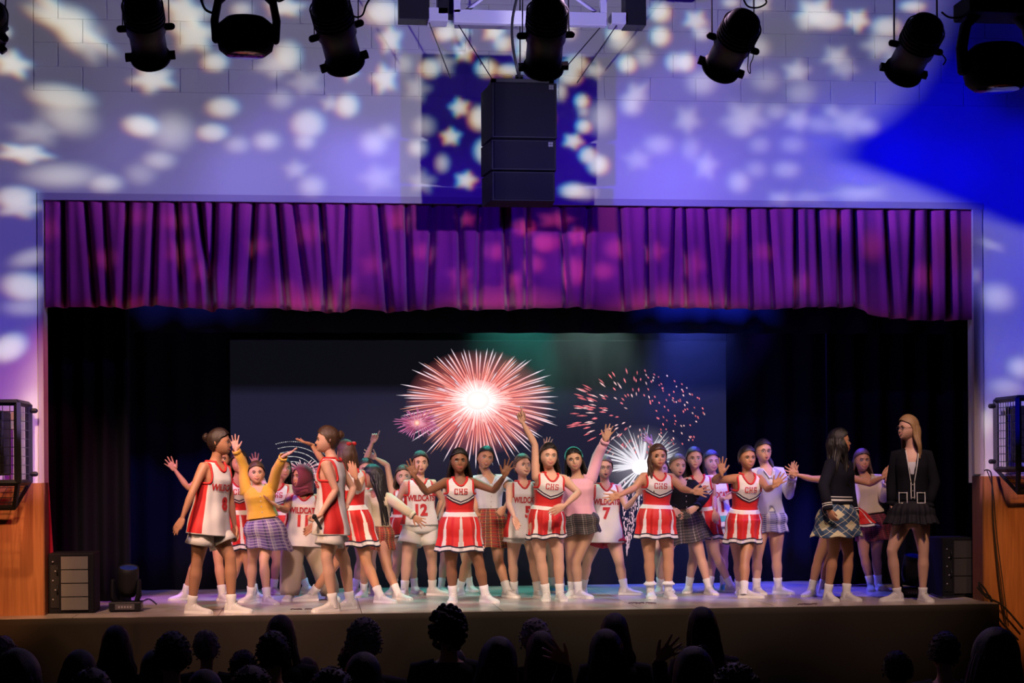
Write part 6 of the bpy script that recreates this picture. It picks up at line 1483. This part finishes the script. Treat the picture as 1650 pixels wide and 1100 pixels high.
def audience(x, ytop, wpx, hair, style, label, idx):
    d = DIST[idx]
    cp = CAM+ray(x, ytop)*(d/F); k = .95
    P = Pose(); P.k = k; P.hk = 1.0; P.Y = cp[1]; rr = random.Random(idx*13+5)
    yaw = 180+rr.uniform(-10, 10); ya = math.radians(yaw); R_ = np.array((math.cos(ya), math.sin(ya), 0)); F_ = np.array((math.sin(ya), -math.cos(ya), 0)); Uz = np.array((0, 0, 1.))
    P.head = cp-np.array((0, 0, .128)); ht = math.radians(rr.uniform(-7, 7))
    P.HF = F_; P.HR = R_*math.cos(ht)-Uz*math.sin(ht); P.HU = Uz*math.cos(ht)+R_*math.sin(ht)
    P.neck = P.head-(0, 0, .165)-F_*.03; P.hip = P.neck-(0, 0, .50)-F_*.05; P.ax0 = P.ax1 = R_; P.L = .5; P.R = R_; P.F = F_
    c = P.neck-(P.neck-P.hip)*.11; P.arms = []; P.hands = []; P.legs = []
    clap = 'clap' in label and 'both hands' in label; fz = floorz(P.hip[1]-.0)
    for i, sg in enumerate((-1, 1)):
        S_ = c+R_*sg*.165
        if clap:
            tgt = U(912 if sg > 0 else 1062, 1052 if sg > 0 else 1046, S_[1]+.30); E_ = S_+R_*sg*.15+F_*.12-(0, 0, .18); W_ = tgt-(0, 0, .05); P.hands.append((i, R_*sg*.6+Uz*.5, (0, 1, 0), 'splay'))
        else: E_ = S_+R_*sg*.06-(0, 0, .27)+F_*.04; W_ = E_+F_*.21-R_*sg*.06+(0, 0, .02); P.hands.append((i, F_, (0, 0, -1), 'relax'))
        P.arms.append((S_, E_, W_)); H_ = P.hip+R_*sg*.09; K_ = H_+F_*.42+(0, 0, .04); A_ = np.array((K_[0], K_[1]+.02, floorz(K_[1]+.1)+.075)); 
        P.legs.append((H_, K_, A_, F_))
    P.O = np.array((P.hip[0], P.hip[1], floorz(P.hip[1])))
    q = body_mesh(P, .016); q.v = [tuple(np.array(p)-P.O) for p in q.v]; root = q.obj('audience_member', skin('light')); root.location = tuple(P.O); tag(root, label, 'person', 'audience heads in the dark')
    hs = {'crop': ('crop', {}), 'bob': ('long', dict(length=.20, wave=.003)), 'long': ('long', dict(length=.36, wave=.006)), 'curly': ('crop', {})}[style]
    h = hair_mesh(hs[0], rr, **hs[1])
    if style == 'curly':
        for i in range(150):
            v = np.array((rr.gauss(0, 1), rr.gauss(-.4, 1), rr.gauss(.35, .8))); v /= np.linalg.norm(v); 
            if v[1] > .5 and v[2] < .4: continue
            p = head_surf(v)+v*.024; h.ball(p, rr.uniform(.012, .020), 7, 5)
    if style == 'crop':
        for i in range(170):
            v = np.array((rr.gauss(0, 1), rr.gauss(-.4, 1), rr.gauss(.35, .8))); v /= np.linalg.norm(v)
            if (v[1] > .45 and v[2] < .45) or v[2] < -.55: continue
            p = head_surf(v)+v*.014; t_ = nrm(np.cross(v, (rr.uniform(-.4, .4), .2, 1))); h.tube([p-t_*.012, p+v*.006, p+t_*.012-v*.001], [.003, .006, .002], 5)
    M = np.array([P.HR, P.HF, P.HU]).T*P.hk; h.v = [tuple(M@np.array(p)+P.head) for p in h.v]; piece(h, 'hair', AH[hair], root, P)
    m = m_crowd[idx % 3]
    q = garment(P, -.12, 1.02, KNIT, .014, lambda t, x_, y_, sn=1: 0 if t < .985 else None, nt=24, nth=36); sleeves(q, P, .066, .054, .042); piece(q, 'jacket', m, root, P)
    q = MB()
    q.tube([P.hip+(0, 0, .04), P.hip-(0, 0, .06)], [(.17, .13), (.17, .13)], 16, flat=R_, round_=True)
    for (H_, K_, A_, T_) in P.legs: q.tube([H_, K_, lerp(K_, A_, .5), A_], [.095, .075, .066, .058], 14, caps=False)
    piece(q, 'trousers', m_crowd[2], root, P)
    for (H_, K_, A_, T_) in P.legs:
        o = bpy.data.objects.new('shoe', SHOE_D); COL.objects.link(o); o.parent = root; o.matrix_local = local(np.cross(T_, (0, 0, 1.)), T_, (0, 0, 1.), A_-np.array((0, 0, .075*P.k))-P.O, P.k)
    if 'glasses' in label:
        o = bpy.data.objects.new('glasses', GLASSES); COL.objects.link(o); o.parent = root; o.matrix_local = local(P.HR, P.HF*.35+P.HU, P.HU*.35-P.HF, P.head-P.O+M@np.array((0, .03, .122)), 1.05)
SHOE_D = SHOE.copy(); SHOE_D.materials[0] = m_crowd[0]
# seat everyone in rows: the row nearest to the distance that the head's size asks for and that has room
ROWS = [5.6+.84*i for i in range(9)]; taken = []; DIST = {}
for i in sorted(range(len(crowd)), key=lambda i: -crowd[i][2]):
    x, yt, wp, hc, stl, lb = crowd[i]; ideal = .195*F/wp*(1.06 if stl != 'crop' else 1.)
    for r in sorted(ROWS, key=lambda r: abs(r-ideal)):
        X = (CAM+ray(x, yt)*(r/F))[0]
        if all(abs(X-X2) > .47 or r2 != r for X2, r2 in taken): break
    taken.append((X, r)); DIST[i] = r
for i, c_ in enumerate(crowd): audience(*c_, i)
